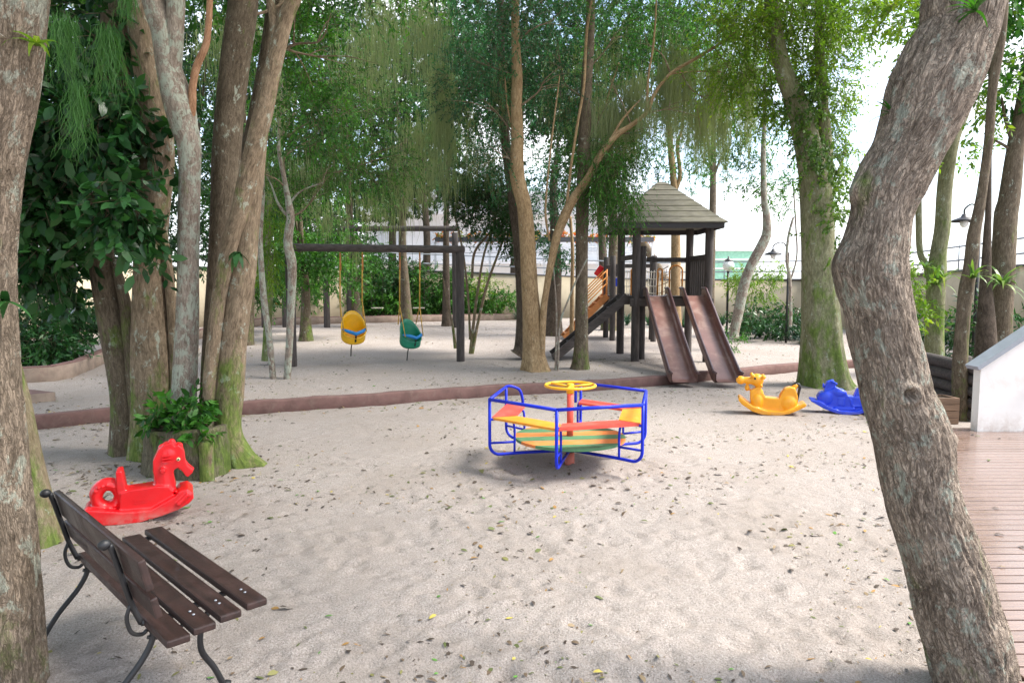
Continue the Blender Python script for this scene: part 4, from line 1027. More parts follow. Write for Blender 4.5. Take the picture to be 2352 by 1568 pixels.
# ------------------------------------------------------------------ swings
def world_log(o, a, b, r, name, mat):
    mb = MB(); a = Vector(a) - o.location; b = Vector(b) - o.location; k = max(2, int((b - a).length / .3))
    P = [a.lerp(b, i / k) for i in range(k + 1)]; rr = [r * (1 + .08 * (vn(i * .9, a.x * 3, r, 7) - .5)) for i in range(k + 1)]; d = (b - a).normalized()
    mb.tube([P[0] - d * .01] + P + [P[-1] + d * .01], [r * .85] + rr + [r * .85], 16); return mb.build(name, mat, o)
pr = gpt(1058, 829); pl = gpt(672, 841)
sf = empty('swing_frame', (pr.x, pr.y, float(gz(pr.x, pr.y))), 0, 'front swing frame, dark log beam on two posts, holding the baby swings', 'swing frame')
bz = at(1058, 573, pr.y).z
pl = Vector((pl.x, pl.y, 0)); bzl = at(672, 568, pl.y).z
world_log(sf, (pr.x, pr.y, 0), (pr.x, pr.y, bz - .06), .083, 'post', M['log'])
world_log(sf, (pl.x, pl.y, 0), (pl.x, pl.y, bzl - .06), .083, 'post', M['log'])
bd = (Vector((pr.x, pr.y, bz)) - Vector((pl.x, pl.y, bzl)))
world_log(sf, Vector((pl.x, pl.y, bzl)) - bd * .01, Vector((pr.x, pr.y, bz)) + bd * .025, .072, 'beam', M['log_x'])
M['chain_rope'] = plain('yellow_orange_rope', (0.55, 0.33, 0.07), 0.8, 0.4, 12)
M['toy_green'] = toy_mat('green_plastic', (0.008, 0.23, 0.13), (0.02, 0.16, 0.10), 0)
M['swing_yellow'] = toy_mat('yellow_plastic', (0.86, 0.47, 0.008), (0.7, 0.36, 0.03), 0)
M['strap_blue'] = plain('blue_strap', (0.01, 0.21, 0.55), 0.45)
def bucket(px, py, tx0, tx1, mat, rz, label, s=1.0, tiltx=0.0, rope_len=0.25):
    Yc = pl.y + (pr.y - pl.y) * (at(px, 570, pl.y).x - pl.x) / (pr.x - pl.x)
    c = at(px, py, Yc); o = empty('baby_swing', c, rz, label, 'swing', 'baby bucket swings'); o.rotation_euler = (tiltx, 0, rz)
    # moulded shell: deep bucket, high back (+y), low front (-y)
    mb = MB(); na, nz = 36, 12; V = []; F = []
    for side, off in ((0, 0.0), (1, 0.014)):
        for j in range(nz + 1):
            v = j / nz
            for i in range(na):
                a = 2 * math.pi * i / na; bk = 0.5 + 0.5 * math.sin(a)           # 1 at back
                top = -0.045 + 0.33 * bk ** 1.5; rx, ry = 0.20 - off, 0.17 - off
                pr_ = math.sin(min(1, v * 1.9) * math.pi / 2) ** 0.8
                z = -0.185 + off + (top + 0.185 - off) * max(0, (v - .18) / .82) ** 1.15
                lean = 0.10 * max(0, z + .05) * (1 if bk > .5 else .2) + .0
                V.append((rx * pr_ * math.cos(a) * (1 - .25 * max(0, z) ** 1.0), ry * pr_ * math.sin(a) + lean, z))
    M_ = (nz + 1) * na
    for side in (0, 1):
        for j in range(nz):
            for i in range(na):
                q = [side * M_ + j * na + i, side * M_ + j * na + (i + 1) % na, side * M_ + (j + 1) * na + (i + 1) % na, side * M_ + (j + 1) * na + i]
                F.append(q if side == 0 else q[::-1])
    for i in range(na): F.append([nz * na + i, nz * na + (i + 1) % na, M_ + nz * na + (i + 1) % na, M_ + nz * na + i])
    mb.add(V, F, 0, True)
    rim = [Vector(V[nz * na + i]) for i in range(na)]
    mb.tube(rim, .013, 8, closed=True)
    for v in range(len(mb.V)): mb.V[v] = tuple(s * x for x in mb.V[v])
    sh_ = mb.build('shell', mat, o)
    mb = MB(); mb.tube([(s * x, s * y, s * z) for x, y, z in ((-.19, -.04, .07), (-.12, -.15, .075), (0, -.19, .045), (.12, -.15, .075), (.19, -.04, .07))], [s * .016, s * .028, s * .03, s * .028, s * .016], 10)
    mb.build('safety_bar', M['strap_blue'], o)
    mb = MB(); mb.bar((0, -s * .19, s * .04), (0, -s * .165, -s * .12), .03 * s, .008, up=(0, 1, 0)); mb.build('crotch_strap', M['toy_black'], o)
    mb = MB(); mb.tube([(-.01, .02, -s * .18), (-.02, .02, -s * .18 - rope_len * .5), (-.015, .02, -s * .18 - rope_len)], .011, 8); mb.build('pull_rope', M['toy_black'], o)
    inv = (Matrix.Translation(c) @ Matrix.Rotation(rz, 4, 'Z') @ Matrix.Rotation(tiltx, 4, 'X')).inverted()
    for tx, sx in ((tx0, -1), (tx1, 1)):
        tp = at(tx, 572, Yc); tp.z -= .06; jn = tp.lerp(Vector((at(tx, py, Yc).x, Yc, c.z + .1)), .66)
        mb = MB(); mb.tube([inv @ tp, inv @ jn], .014, 6)
        for yy in (-.12, .16): mb.tube([inv @ jn, (s * sx * .185, s * yy, s * (.05 if yy < 0 else .2))], .010, 6)
        mb.build('rope', M['chain_rope'], o)
        mb = MB(); mb.tube([inv @ (tp - Vector((0, 0, .02))), inv @ (tp - Vector((0, 0, .34)))], .017, 6); tag(mb.build('rope_sleeve', M['orange_w'], o), 'orange-brown sleeve')
    return o
bucket(812, 762, 781, 832, M['swing_yellow'], R(26), 'yellow bucket baby swing with blue safety bar, left on the front log frame', 1.15, R(20), .31)
bucket(943, 775, 918, 964, M['toy_green'], R(40), 'green bucket baby swing with blue safety bar, beside the yellow one', 1.08, R(12), .28)

# rear swing frame
Yr = gY(748, 750); ggr = float(gz(0, Yr)); hz = at(900, 525, Yr).z
sr = empty('swing_frame', (at(1045, 600, Yr).x, Yr, ggr), 0, 'rear swing frame, high dark log beam with two plain board swings', 'swing frame')
world_log(sr, at(782, 525, Yr), at(1052, 525, Yr), .085, 'beam', M['log_x'])
for x in (800, 1045):
    p = at(x, 535, Yr); world_log(sr, (p.x, Yr, ggr - .1), p, .10, 'post', M['log'])
for px_ in (867, 962):
    c = at(px_, 707, Yr); w = pxr(13, Yr)
    o = empty('board_swing', c, 0, 'plain flat board swing on thin ropes, %s on the rear frame' % ('left' if px_ < 900 else 'right'), 'swing', 'flat board swings')
    mb = MB(); mb.box((0, 0, 0), (2 * w, .18, .03), bev=.006); mb.build('seat', M['rope'], o)
    for sx in (-1, 1): mb = MB(); mb.tube([(sx * w, 0, 0), (sx * w, 0, hz - c.z)], .006, 6); mb.build('rope', M['log'], o)
# low bar frame
Yb = gY(748, 752)
eb = empty('bar_frame', (at(748, 750, Yb).x, Yb, float(gz(0, Yb))), 0, 'two dark posts with a thin orange bar behind the slender twin tree', 'climbing bar')
for x in (748, 652, 604):
    p = at(x, 602, Yb); world_log(eb, (p.x, Yb, ggr - .1), (p.x, Yb, at(x, 602 if x == 748 else 600, Yb).z), .10, 'post', M['log'])
world_log(eb, at(604, 698, Yb), at(652, 698, Yb), .03, 'bar', M['orange_t'])

# ------------------------------------------------------------------ lamps
M['lamp_black'] = plain('black_lamp_metal', (0.02, 0.02, 0.022), 0.4)
M['globe'] = plain('white_globe', (0.85, 0.87, 0.9), 0.25)
Yl = 19.5; p = at(1673, 610, Yl)
l1 = empty('garden_lamp', (p.x, Yl, float(gz(p.x, Yl))), 0, 'black post lamp with a white globe, right of the slides', 'lamp'); h = p.z - l1.location.z
mb = MB(); mb.tube([(0, 0, 0), (0, 0, h - .12)], .035, 8); mb.lathe([(.001, 0), (.09, 0), (.07, .1), (.035, .14)]); mb.build('pole', M['lamp_black'], l1)
mb = MB(); mb.ell((0, 0, h), (.16, .16, .16)); mb.build('globe', M['globe'], l1)
mb = MB(); mb.lathe([(.001, h + .27), (.02, h + .26), (.03, h + .2), (.12, h + .15), (.13, h + .13), (.001, h + .13)]); mb.build('cap', M['lamp_black'], l1)
def arm_lamp(px, py, pole, Y, lab):
    p = at(px, py, Y); q = at(pole, py, Y); z0 = float(gz(q.x, Y)); o = empty('garden_lamp', (q.x, Y, z0), 0, lab, 'lamp'); h = p.z - z0; dx = p.x - q.x
    mb = MB(); mb.tube([(0, 0, 0), (0, 0, h - .05)], .03, 8); mb.build('pole', M['lamp_black'], o)
    mb = MB(); mb.tube([tuple(v) for v in cat([(0, 0, h - .05), (dx * .25, 0, h + .2), (dx * .6, 0, h + .26), (dx, 0, h + .17), (dx, 0, h + .05)], 4)], .016, 6); mb.build('arm', M['lamp_black'], o)
    mb = MB(); mb.lathe([(.001, h + .09), (.04, h + .08), (.06, h + .03), (.19, h - .02), (.23, h - .06), (.21, h - .06), (.001, h + .02)], (dx, 0, 0)); mb.build('shade', M['lamp_black'], o)
    mb = MB(); mb.ell((dx, 0, h - .08), (.07, .07, .09)); mb.build('bulb', M['globe'], o)
arm_lamp(1776, 580, 1812, 17.5, 'black dome lamp on a curved arm, left of the thick mossy trunk')
arm_lamp(2215, 502, 2252, 12.5, 'black dome lamp on a curved arm among the right trunks')

# ------------------------------------------------------------------ building beyond the wall
M['far_wall'] = plain('far_white_render', (0.92, 0.92, 0.93), 0.8, 0.03, 0.5)
M['far_glass'] = plain('far_window_glass', (0.72, 0.75, 0.80), 0.2)
M['far_slab'] = plain('far_slab_grey', (0.80, 0.81, 0.84), 0.8)
M['flower'] = leafmat('flowers', [(0.75, 0.10, 0.05), (0.85, 0.25, 0.05), (0.25, 0.35, 0.04), (0.30, 0.42, 0.06)], .2)
Yd = 42.0; bdg = empty('white_building', (0, Yd, 0), 0, 'pale low apartment building glimpsed through the foliage behind the wall', 'building')
x0, x1 = at(835, 500, Yd).x, at(1538, 500, Yd).x
mb = MB(); mb.box(((x0 + x1) / 2, 5, 3.6), (x1 - x0, 10, 7.2)); mb.build('wall', M['far_wall'], bdg)
for z in (3.1, 6.1, 7.2): mb = MB(); mb.box(((x0 + x1) / 2, -.45, z), (x1 - x0 + .3, .9, .22)); mb.build('balcony_slab', M['far_slab'], bdg)
for z in (4.0,):
    mb = MB(); mb.tube([(x0, -.85, z), (x1, -.85, z)], .03, 6); mb.tube([(x0, -.85, z - .35), (x1, -.85, z - .35)], .02, 6); mb.build('balcony_rail', M['rail'], bdg)
for z in (1.2, 4.2):
    for k in range(6):
        xx = x0 + (x1 - x0) * (k + .5) / 6; mb = MB(); mb.box((xx, -.03, z + .3), (1.5, .08, 1.5)); w_ = mb.build('window', M['far_slab'], bdg)
        for s_ in (-.36, .36): mb = MB(); mb.box((xx + s_, -.075, z + .3), (.62, .03, 1.36)); mb.build('pane', M['far_glass'], w_)
Yf = 30.0; a, b = at(1000, 545, Yf), at(1500, 545, Yf)
fb = empty('flower_trough', ((a.x + b.x) / 2, Yf, 0), 0, 'long raised trough of red and orange flowers beyond the wall', 'planter')
mb = MB(); mb.box((0, 0, a.z - .10), (b.x - a.x, .4, .2)); mb.build('trough', M['cap'], fb)
mb = MB()
for k in range(5): mb.box((-(b.x - a.x) / 2 + (b.x - a.x) * k / 4, 0, (a.z - .2) / 2), (.10, .1, a.z - .2))
mb.build('support_post', M['far_slab'], fb)
rng = np.random.default_rng(5)
V, F4, F3, mi = sprays(rng, [((-(b.x - a.x) / 2 + (b.x - a.x) * (k + .5) / 14, 0, a.z + .06), (.45, .2, .16), 260) for k in range(14)], ll=.09, lw=.7, droop=.3, sl=.2, thr=.2)
link('flowers', np_mesh('flowers', V, F4, F3, mi * 0), [M['flower']], fb)
Yn = 34.0; nt_ = empty('netting_screen', (at(1680, 600, Yn).x, Yn, 0), 0, 'green netting screen with white rails beyond the wall, behind the globe lamp', 'screen')
M['net'] = plain('green_net', (0.32, 0.62, 0.46), 0.8)
w = pxr(95, Yn); zt = at(1680, 575, Yn).z
mb = MB(); mb.box((0, 0, zt / 2 + .3), (w, .05, zt - .6)); mb.build('net', M['net'], nt_)
mb = MB()
for z in (zt, zt - .45, zt - .9): mb.box((0, -.06, z), (w, .06, .08))
mb.build('rails', M['white'], nt_)

# log fence and wooden tub behind the leaning trunk
lf = gpt(2215, 958); fa, fbp = Vector((at(2075, 880, 9.9).x, 9.9, 0)), Vector((at(2245, 900, 8.3).x, 8.3, 0))
fe = empty('log_fence', (fa.x, fa.y, 0), 0, 'low fence of stacked dark logs behind the leaning trunk', 'fence')
for k in range(5):
    z = 0.09 + k * .155; za = z; world_log(fe, (fa.x, fa.y, za), (fbp.x, fbp.y, z * .93), .078, 'log', M['log_x'])
for t in (.02, .98):
    p = fa.lerp(fbp, t) + Vector((-.05, .14, 0)); world_log(fe, (p.x, p.y, -.1), (p.x, p.y, .80), .07, 'post', M['log'])
tb_ = gpt(2172, 976); M['tub'] = plain('brown_planks', (0.19, 0.12, 0.08), 0.8, 0.35, 3, 0.3, 30, stretch=(1, 1, 9))
to = empty('wooden_tub', (tb_.x, tb_.y + .16, 0), R(4), 'small square brown planked tub in front of the log fence', 'planter')
mb = MB()
for k in range(4):
    for (cx_, cy_, w_, d_) in ((0, -.14, .32, .025), (0, .14, .32, .025), (-.147, 0, .025, .26), (.147, 0, .025, .26)): mb.box((cx_, cy_, .045 + k * .082), (w_, d_, .076), bev=.004)
mb.build('side_boards', M['tub'], to)
mb = MB(); mb.box((0, 0, .29), (.26, .25, .03)); mb.build('soil', M['bark_dark'], to)
# ------------------------------------------------------------------ the trees that stand in the sand
def tree(name, base, label, catg='tree', group=None):
    g = base if isinstance(base, Vector) else gpt(*base)
    o = empty(name, (g.x, g.y, float(gz(g.x, g.y))), 0, label, catg, group); return o, g
def fin(o, mesh_name, T, mat, parts=None):
    """trunk as child, positions kept in world space"""
    ob = T.build(mesh_name, mat, o); ob.matrix_parent_inverse = Matrix.Translation(-o.location); return ob
def cr(o, seed, blobs, mat, name='crown', **kw):
    ob = crown(name, o, [mat, M['twig']], seed, blobs, **kw); ob.matrix_parent_inverse = Matrix.Translation(-o.location); return ob
FOL = 1.0

# leaning trunk, right foreground
Yt = 2.7
t, g = tree('leaning_tree', at(2270, 1631, Yt), 'thick leaning trunk with flaky lichened bark at the right edge'); t.location.z = 0
T = Tree()
big = [(2320, 1720, 215), (2296, 1650, 203), (2244, 1568, 191), (2218, 1467, 191), (2194, 1392, 186), (2177, 1317, 182), (2152, 1242, 172), (2125, 1167, 167), (2107, 1092, 165), (2097, 1017, 172), (2080, 960, 166), (2061, 912, 158), (2047, 842, 155), (2029, 771, 154), (2017, 701, 153), (2003, 648, 162), (2000, 606, 165), (2011, 560, 147), (2025, 490, 135), (2043, 422, 156), (2080, 351, 152), (2110, 281, 168), (2135, 211, 186), (2167, 141, 182), (2200, 70, 163), (2212, 0, 170), (2232, -90, 165, 2.75), (2250, -250, 150, 2.85), (2240, -520, 120, 3.0)]
k_at = lambda x, y, dy: tuple(at(x, y, Yt - dy))
T.px([(q[0], q[1], q[2] * .965) + tuple(q[3:]) for q in big], Yt, seg=200, step=0.0085, amp=0.045, ridge=0.03, seed=5, crack=0.045, bumps=((k_at(2087, 905, .12), 0.034, 0.034, 'hole'), (k_at(2172, 1010, .02), 0.035, 0.035, 'b'), (k_at(1972, 440, .02), 0.05, 0.03, 'b'), (k_at(1925, 600, .02), 0.06, 0.012, 'b'), (k_at(2150, 1380, .12), 0.03, 0.008, 'b')))
fin(t, 'trunk', T, M['bark_pink'])
T2 = Tree(); T2.px([(2250, -200, 90, 2.85), (2000, -420, 70, 3.1), (1700, -560, 50, 3.6), (1400, -640, 30, 4.2)], Yt, seg=24, step=.05); fin(t, 'limb', T2, M['bark_pink'])
rng = np.random.default_rng(77)
def plant(name, c, n, L, w, label, mat=None, up=.6, curl=.9, az=None, catg='plant', group=None, seed=1):
    V, F = straps(np.random.default_rng(seed), (0, 0, 0), n, L, w, up, curl, az=az)
    me = bpy.data.meshes.new(name); me.from_pydata([tuple(v) for v in V], [], F); o = link(name, me, mat or M['strap'])
    o.location = c; return tag(o, label, catg, group)
plant('bromeliad', at(2240, 25, Yt - .18), 22, .10, .012, 'small green air plant near the top of the leaning trunk', M['leaf_mid'], 1.0, .8, seed=3)
plant('bromeliad', at(2050, 262, Yt - .02), 16, .09, .010, 'tuft of narrow leaves on the upper left side of the leaning trunk', M['leaf_mid'], .8, .6, seed=4)

# near left trunk and mossy one behind
t, g = tree('foreground_tree', at(35, 1613, 2.75), 'rough brown trunk filling the left edge of the view'); t.location.z = 0
T = Tree(); T.px([(40, 1760, 190), (30, 1640, 160), (26, 1568, 150), (12, 1388, 150), (-2, 1230, 150), (-11, 1163, 150), (-26, 1005, 150), (-43, 833, 150), (-54, 705, 150), (-55, 612, 150), (-50, 508, 150), (-32, 351, 150), (-7, 234, 150), (9, 117, 150), (19, 0, 152), (30, -150, 150), (40, -500, 120)], 2.75, seg=110, step=.014, amp=.06, ridge=.06, seed=8, crack=.05)
fin(t, 'trunk', T, M['bark_near'])
plant('bromeliad', at(85, 105, 2.72), 10, .16, .022, 'yellow-green bromeliad on the near left trunk', M['leaf_bright'], .5, 1.0, seed=5)
plant('air_plant', at(10, 85, 2.62), 9, .12, .007, 'pale grey stiff leaves sticking out of the near left trunk', M['rope'], .1, .3, az=math.pi, seed=15)
plant('bromeliad', at(12, 690, 2.66), 7, .12, .03, 'dark leafy sprig on the near left trunk', M['leaf_dark'], .1, .6, seed=6)
t, g = tree('mossy_tree', (95, 1246), 'leaning trunk with bright moss down its edge, behind the left edge trunk')
T = Tree(); T.px([(98, 1300, 105), (92, 1246, 88), (80, 1160, 70), (62, 1050, 60), (38, 930, 58), (13, 833, 56), (2, 748, 56), (-20, 660, 54), (-45, 560, 54), (-85, 300, 52), (-120, 0, 48), (-140, -250, 40)], gY(95, 1246), seg=48, step=.03, amp=.08, ridge=.04, flare=.5, seed=3)
M['bark_mossy'] = bark('bark_mossy', (0.10, 0.08, 0.045), (0.20, 0.16, 0.095), (0.30, 0.25, 0.17), lichen=0.5, moss=1.3, sc=.9, bstr=.4, mossz=2.0)
fin(t, 'trunk', T, M['bark_mossy'])

# the big multi-stemmed group on the left
Yc = 6.45
def stem(name, base, Y, limbs, mat, label, **kw):
    t, g = tree(name, at(base[0], base[1], Y), label); t.location.z = 0; T = Tree()
    for i, (pts, k2) in enumerate(limbs): T.px(pts, Y, seed=kw.get('seed', 1) + i, **{**dict(seg=40, step=.04, amp=.07, ridge=.04), **k2})
    fin(t, 'trunk', T, mat); return t
tA = stem('broadleaf_tree', (288, 1060), 6.75, [([(280, 1120, 90), (286, 1060, 66), (283, 919, 53), (263, 790, 54), (240, 661, 52), (228, 533, 58), (240, 440, 74), (250, 340, 72), (260, 215, 64), (268, 0, 60), (275, -250, 50)], dict(flare=.4)), ([(318, 1100, 60), (322, 1050, 44), (312, 900, 42), (300, 780, 34), (286, 690, 26), (262, 600, 18)], {})], M['bark_grey'], 'tall dim trunk on the left of the multi-stemmed clump, broad dark leaves', seed=21)
tB = stem('tall_tree', (348, 1065), 6.6, [([(350, 1130, 115), (350, 1065, 90), (352, 920, 84), (350, 830, 86), (344, 705, 74), (343, 576, 62), (350, 500, 68), (361, 351, 70), (350, 234, 58), (328, 117, 50), (315, 0, 46), (305, -250, 38)], dict(flare=.4)), ([(405, 1050, 30), (400, 800, 24), (388, 640, 22), (378, 560, 20), (368, 470, 16)], dict(seg=20)), ([(345, 260, 30), (310, 200, 16), (290, 165, 12), (280, 60, 10)], dict(seg=16))], M['bark_tan'], 'thick brown trunk with mossy foot, left of the pale spotted trunk', seed=31)
tC = stem('spotted_tree', (424, 1000), 6.3, [([(424, 1090, 70), (422, 1000, 60), (424, 876, 54), (430, 748, 50), (432, 619, 46), (434, 490, 47), (436, 400, 46), (434, 330, 52), (424, 293, 58), (410, 234, 66), (388, 156, 52), (376, 78, 50), (353, 0, 48), (335, -150, 44), (320, -350, 36)], dict(amp=.05)), ([(388, 170, 50), (398, 117, 40), (402, 50, 38), (404, 0, 38), (410, -200, 32)], {})], M['bark_pale'], 'pale grey-brown spotted trunk rising behind the planted stump', seed=41)
T = Tree(); T.px([(424, 350, 18, 6.34), (434, 296, 19, 6.3), (441, 242, 18), (443, 195, 16), (453, 150, 16), (471, 110, 15), (477, 78, 14), (482, 0, 13), (488, -200, 10)], 6.27, seg=18, step=.05)
o = fin(tC, 'orange_branch', T, bark('bark_peeling_orange', (0.20, 0.10, 0.055), (0.38, 0.20, 0.115), (0.48, 0.29, 0.18), lichen=0.2, moss=0, bstr=.5)); tag(o, 'thin orange-tan side branch')
tD = stem('tall_tree', (482, 1000), 7.0, [([(476, 1060, 56), (479, 1000, 48), (485, 850, 44), (494, 700, 44), (504, 586, 48), (515, 469, 58), (523, 312, 62), (539, 156, 62), (559, 0, 62), (575, -250, 54)], dict(flare=.3)), ([(520, 480, 34, 7.4), (560, 380, 32, 7.6), (590, 250, 32, 7.6), (618, 100, 32, 7.6), (640, -60, 30, 7.6)], {})], M['bark_grey'], 'thick straight dark trunk at the back right of the clump', seed=51)
tE = stem('tall_tree', (545, 1060), 6.3, [([(590, 1095, 62), (562, 1072, 66), (545, 1045, 62), (526, 1005, 60), (522, 962, 60), (528, 900, 62), (536, 790, 60), (546, 705, 58), (560, 619, 54), (570, 533, 46), (581, 440, 42), (592, 350, 36), (603, 280, 26)], dict(flare=.5)), ([(484, 1085, 40, 6.2), (480, 1030, 30, 6.2), (479, 962, 27, 6.2), (482, 876, 31, 6.2), (491, 790, 33, 6.2), (500, 705, 33, 6.2), (515, 619, 35, 6.2), (535, 533, 37, 6.2), (547, 500, 38, 6.2), (571, 391, 38, 6.2), (601, 273, 42, 6.2), (627, 156, 37, 6.2), (655, 45, 33, 6.2), (678, -10, 31, 6.2), (720, -130, 30, 6.2)], dict(amp=.05)), ([(632, 120, 26, 6.2), (630, 60, 20, 6.2), (618, -20, 18, 6.2), (600, -150, 16, 6.2)], dict(seg=20))], M['bark_tan'], 'tan trunk with mossy foot and a leaning stem crossing it, right of the clump', seed=61)

# stump planter
g = gpt(400, 1103); sz = 0.0
st_ = empty('planted_stump', (g.x, g.y + .36, 0), 0, 'mossy hollow tree stump holding a leafy plant at the foot of the clump', 'stump')
na, nz = 72, 16; V = []; UV = []
for j in range(nz + 1):
    v = j / nz
    for i in range(na + 1):
        a = 2 * math.pi * i / na; r = 0.36 * (1 + .10 * (1 - v) ** 2) * (1 + .10 * math.cos(3 * a + 1) + .16 * (float(fbm(math.cos(a) * 3 + 5, math.sin(a) * 3, v * 1.2, 4, 3)) - .45) + .05 * (float(vn(math.cos(a) * 9, math.sin(a) * 9, v * 2, 6)) - .5))
        V.append((r * math.cos(a + math.pi / 2), r * math.sin(a + math.pi / 2), -.05 + v * (.47 + .02 * math.sin(2 * a)))); UV.append((a * .36, v * .5))
b = len(V); ns = na + 1
for j, (f, dz) in enumerate(((.88, .005), (.80, -.03), (.3, -.05), (.01, -.05))):
    for i in range(na + 1): q = V[nz * ns + i]; V.append((q[0] * f, q[1] * f, q[2] + dz)); UV.append((i * .02, .6 + j * .05))
F = [(j * ns + i, j * ns + i + 1, (j + 1) * ns + i + 1, (j + 1) * ns + i) for j in range(nz + 4) for i in range(na)]
link('stump_body', np_mesh('stump_body', V, F, uv=UV), M['stump'], st_, smooth=True)
T = Tree(); p = at(474, 1106, g.y - .0); pz = at(474, 1012, g.y).z
T.limb([(p.x, p.y + .02, -.05), (p.x, p.y + .02, .2), (p.x, p.y + .02, pz), (p.x, p.y + .02, pz + .004)], [.062, .058, .06, .004], seg=20, step=.03); fin(st_, 'support_stake', T, M['bark_tan'])
def leafy(name, c, blobs, mat, label, catg='plant', group=None, seed=1, **kw):
    o = crown(name, None, [mat, M['twig']], seed, blobs, **kw); 
    return tag(o, label, catg, group)
leafy('leafy_plant', None, [B(395, 955, g.y + .3, 58, 40, 500), B(440, 945, g.y + .25, 42, 38, 330), B(445, 985, g.y + .05, 30, 22, 130)], M['leaf_mid'], 'bright green palmate plant growing in the stump', seed=6, ll=.085, lw=.42, droop=.25, per=9, sl=.12, thr=.2, six=True)

# slender twin tree and its neighbours
Yh = gY(655, 869)
def small_tree(name, base, Y, limbs, mat, label, group=None, **kw):
    t, g = tree(name, at(base[0], base[1], Y), label, group=group); t.location.z = float(gz(t.location.x, t.location.y)); T = Tree()
    for i, pts in enumerate(limbs): T.px(pts, Y, seed=i + int(base[0]), **{**dict(seg=16, step=.07, amp=.08, ridge=.03), **kw})
    fin(t, 'trunk', T, mat); return t
t1 = small_tree('slender_tree', (642, 869), Yh, [[(630, 885, 18), (627, 866, 15), (618, 772, 14), (607, 694, 15), (601, 620, 13), (598, 540, 11), (604, 440, 9), (600, 330, 7)], [(656, 885, 20), (659, 872, 17), (664, 800, 16), (667, 741, 17), (671, 648, 19), (670, 600, 21), (662, 563, 20), (664, 530, 20), (668, 500, 19), (661, 454, 14), (655, 420, 11), (640, 330, 8), (650, 200, 6)], [(668, 505, 9), (640, 470, 6), (625, 430, 4), (612, 400, 3)], [(663, 470, 6), (690, 440, 4), (740, 420, 3)]], M['bark_pale'], 'slender pale twin-stemmed tree in front of the swing frame')
t1b = small_tree('slender_tree', (612, 820), Yh + 1.6, [[(613, 828, 26), (613, 800, 20), (616, 720, 17), (620, 640, 15), (616, 560, 12), (620, 450, 9)]], M['bark_green'], 'greenish mossy thin trunk just left of the twin-stemmed tree')
cr(t1b, 71, [B(612, 590, Yh + 1, 30, 60, 900), B(625, 500, Yh + 1.2, 35, 50, 800)], M['leaf_bright'], ll=.09, lw=.22, droop=.8, sl=.3, thr=.3)

# centre trees
Y1 = gY(1230, 850)
tc_ = small_tree('golden_trunk_tree', (1230, 850), Y1, [[(1234, 872, 76), (1231, 850, 54), (1226, 800, 41), (1221, 719, 38), (1216, 649, 37), (1211, 543, 36), (1204, 473, 33), (1188, 403, 33), (1188, 316, 28), (1186, 246, 26), (1188, 176, 24), (1185, 105, 20), (1183, 0, 18), (1180, -250, 12)], [(1196, 340, 9), (1178, 300, 6), (1165, 240, 4), (1160, 180, 3)]], M['bark_orange'], 'golden-brown trunk left of the play tower, the thickest of the centre trees', seg=40, step=.05, flare=.6)
tf = small_tree('forked_tree', (1242, 850), Y1 - .1, [[(1240, 858, 24), (1244, 800, 17), (1248, 719, 16), (1255, 666, 15), (1265, 606, 17), (1279, 543, 20), (1300, 490, 22), (1322, 448, 20), (1350, 410, 18), (1371, 371, 17), (1385, 348, 16), (1418, 309, 14), (1450, 288, 11), (1485, 258, 9), (1506, 211, 8), (1541, 169, 7), (1594, 137, 7), (1647, 105, 6), (1714, 56, 4), (1760, 20, 3)], [(1485, 262, 6), (1489, 176, 5), (1499, 116, 5), (1506, 35, 4), (1510, -80, 3)], [(1396, 335, 7), (1420, 290, 6), (1440, 262, 5), (1470, 230, 3)], [(1262, 553, 5), (1253, 492, 5), (1257, 422, 4), (1264, 351, 4), (1272, 281, 4), (1285, 180, 3)], [(1302, 470, 7), (1312, 380, 6), (1327, 281, 6), (1341, 197, 6), (1348, 70, 6), (1368, -40, 5)], [(1540, 170, 4), (1590, 165, 3), (1650, 165, 3), (1690, 180, 2)], [(1375, 370, 6, Y1 + .6), (1400, 320, 5, Y1 + .6), (1390, 250, 4, Y1 + .8), (1420, 150, 3, Y1 + .8)]], M['bark_orange'], 'thinner forked tree beside the golden trunk, one arm arching over the tower', seg=14, step=.06)
t2 = small_tree('dark_trunk_tree', (1334, 843), Y1 + .25, [[(1332, 860, 50), (1334, 840, 34), (1336, 754, 29), (1336, 613, 28), (1337, 508, 29), (1339, 438, 29), (1341, 350, 29), (1344, 281, 27), (1348, 176, 25), (1355, 70, 21), (1362, -200, 14)]], M['bark_grey'], 'straight grey-brown trunk in front of the climbing ramp', seg=32, step=.06, flare=.5)
t0 = small_tree('dark_trunk_tree', (1195, 802), Y1 + 1.6, [[(1190, 815, 36), (1196, 795, 26), (1197, 684, 22), (1190, 560, 23), (1182, 490, 24), (1172, 400, 24), (1162, 330, 22), (1155, 240, 20), (1150, 100, 18), (1150, -150, 12)]], M['bark_dark'], 'dark trunk half hidden behind the golden one', seg=24, flare=.4)
sp = small_tree('sapling', (1280, 846), Y1 - .05, [[(1276, 850, 5), (1278, 719, 4), (1271, 613, 3), (1268, 560, 2)], [(1281, 850, 6), (1286, 747, 5), (1307, 684, 4), (1325, 641, 4), (1350, 592, 3)]], M['bark_pale'], 'pair of thin pale saplings between the golden and dark trunks', seg=8)
t3s = small_tree('slender_tree', (1313, 760), Y1 + 4, [[(1313, 770, 11), (1314, 660, 9), (1315, 578, 8), (1310, 500, 6)]], M['bark_orange'], 'thin orange-brown trunk behind the centre trees', seg=10)
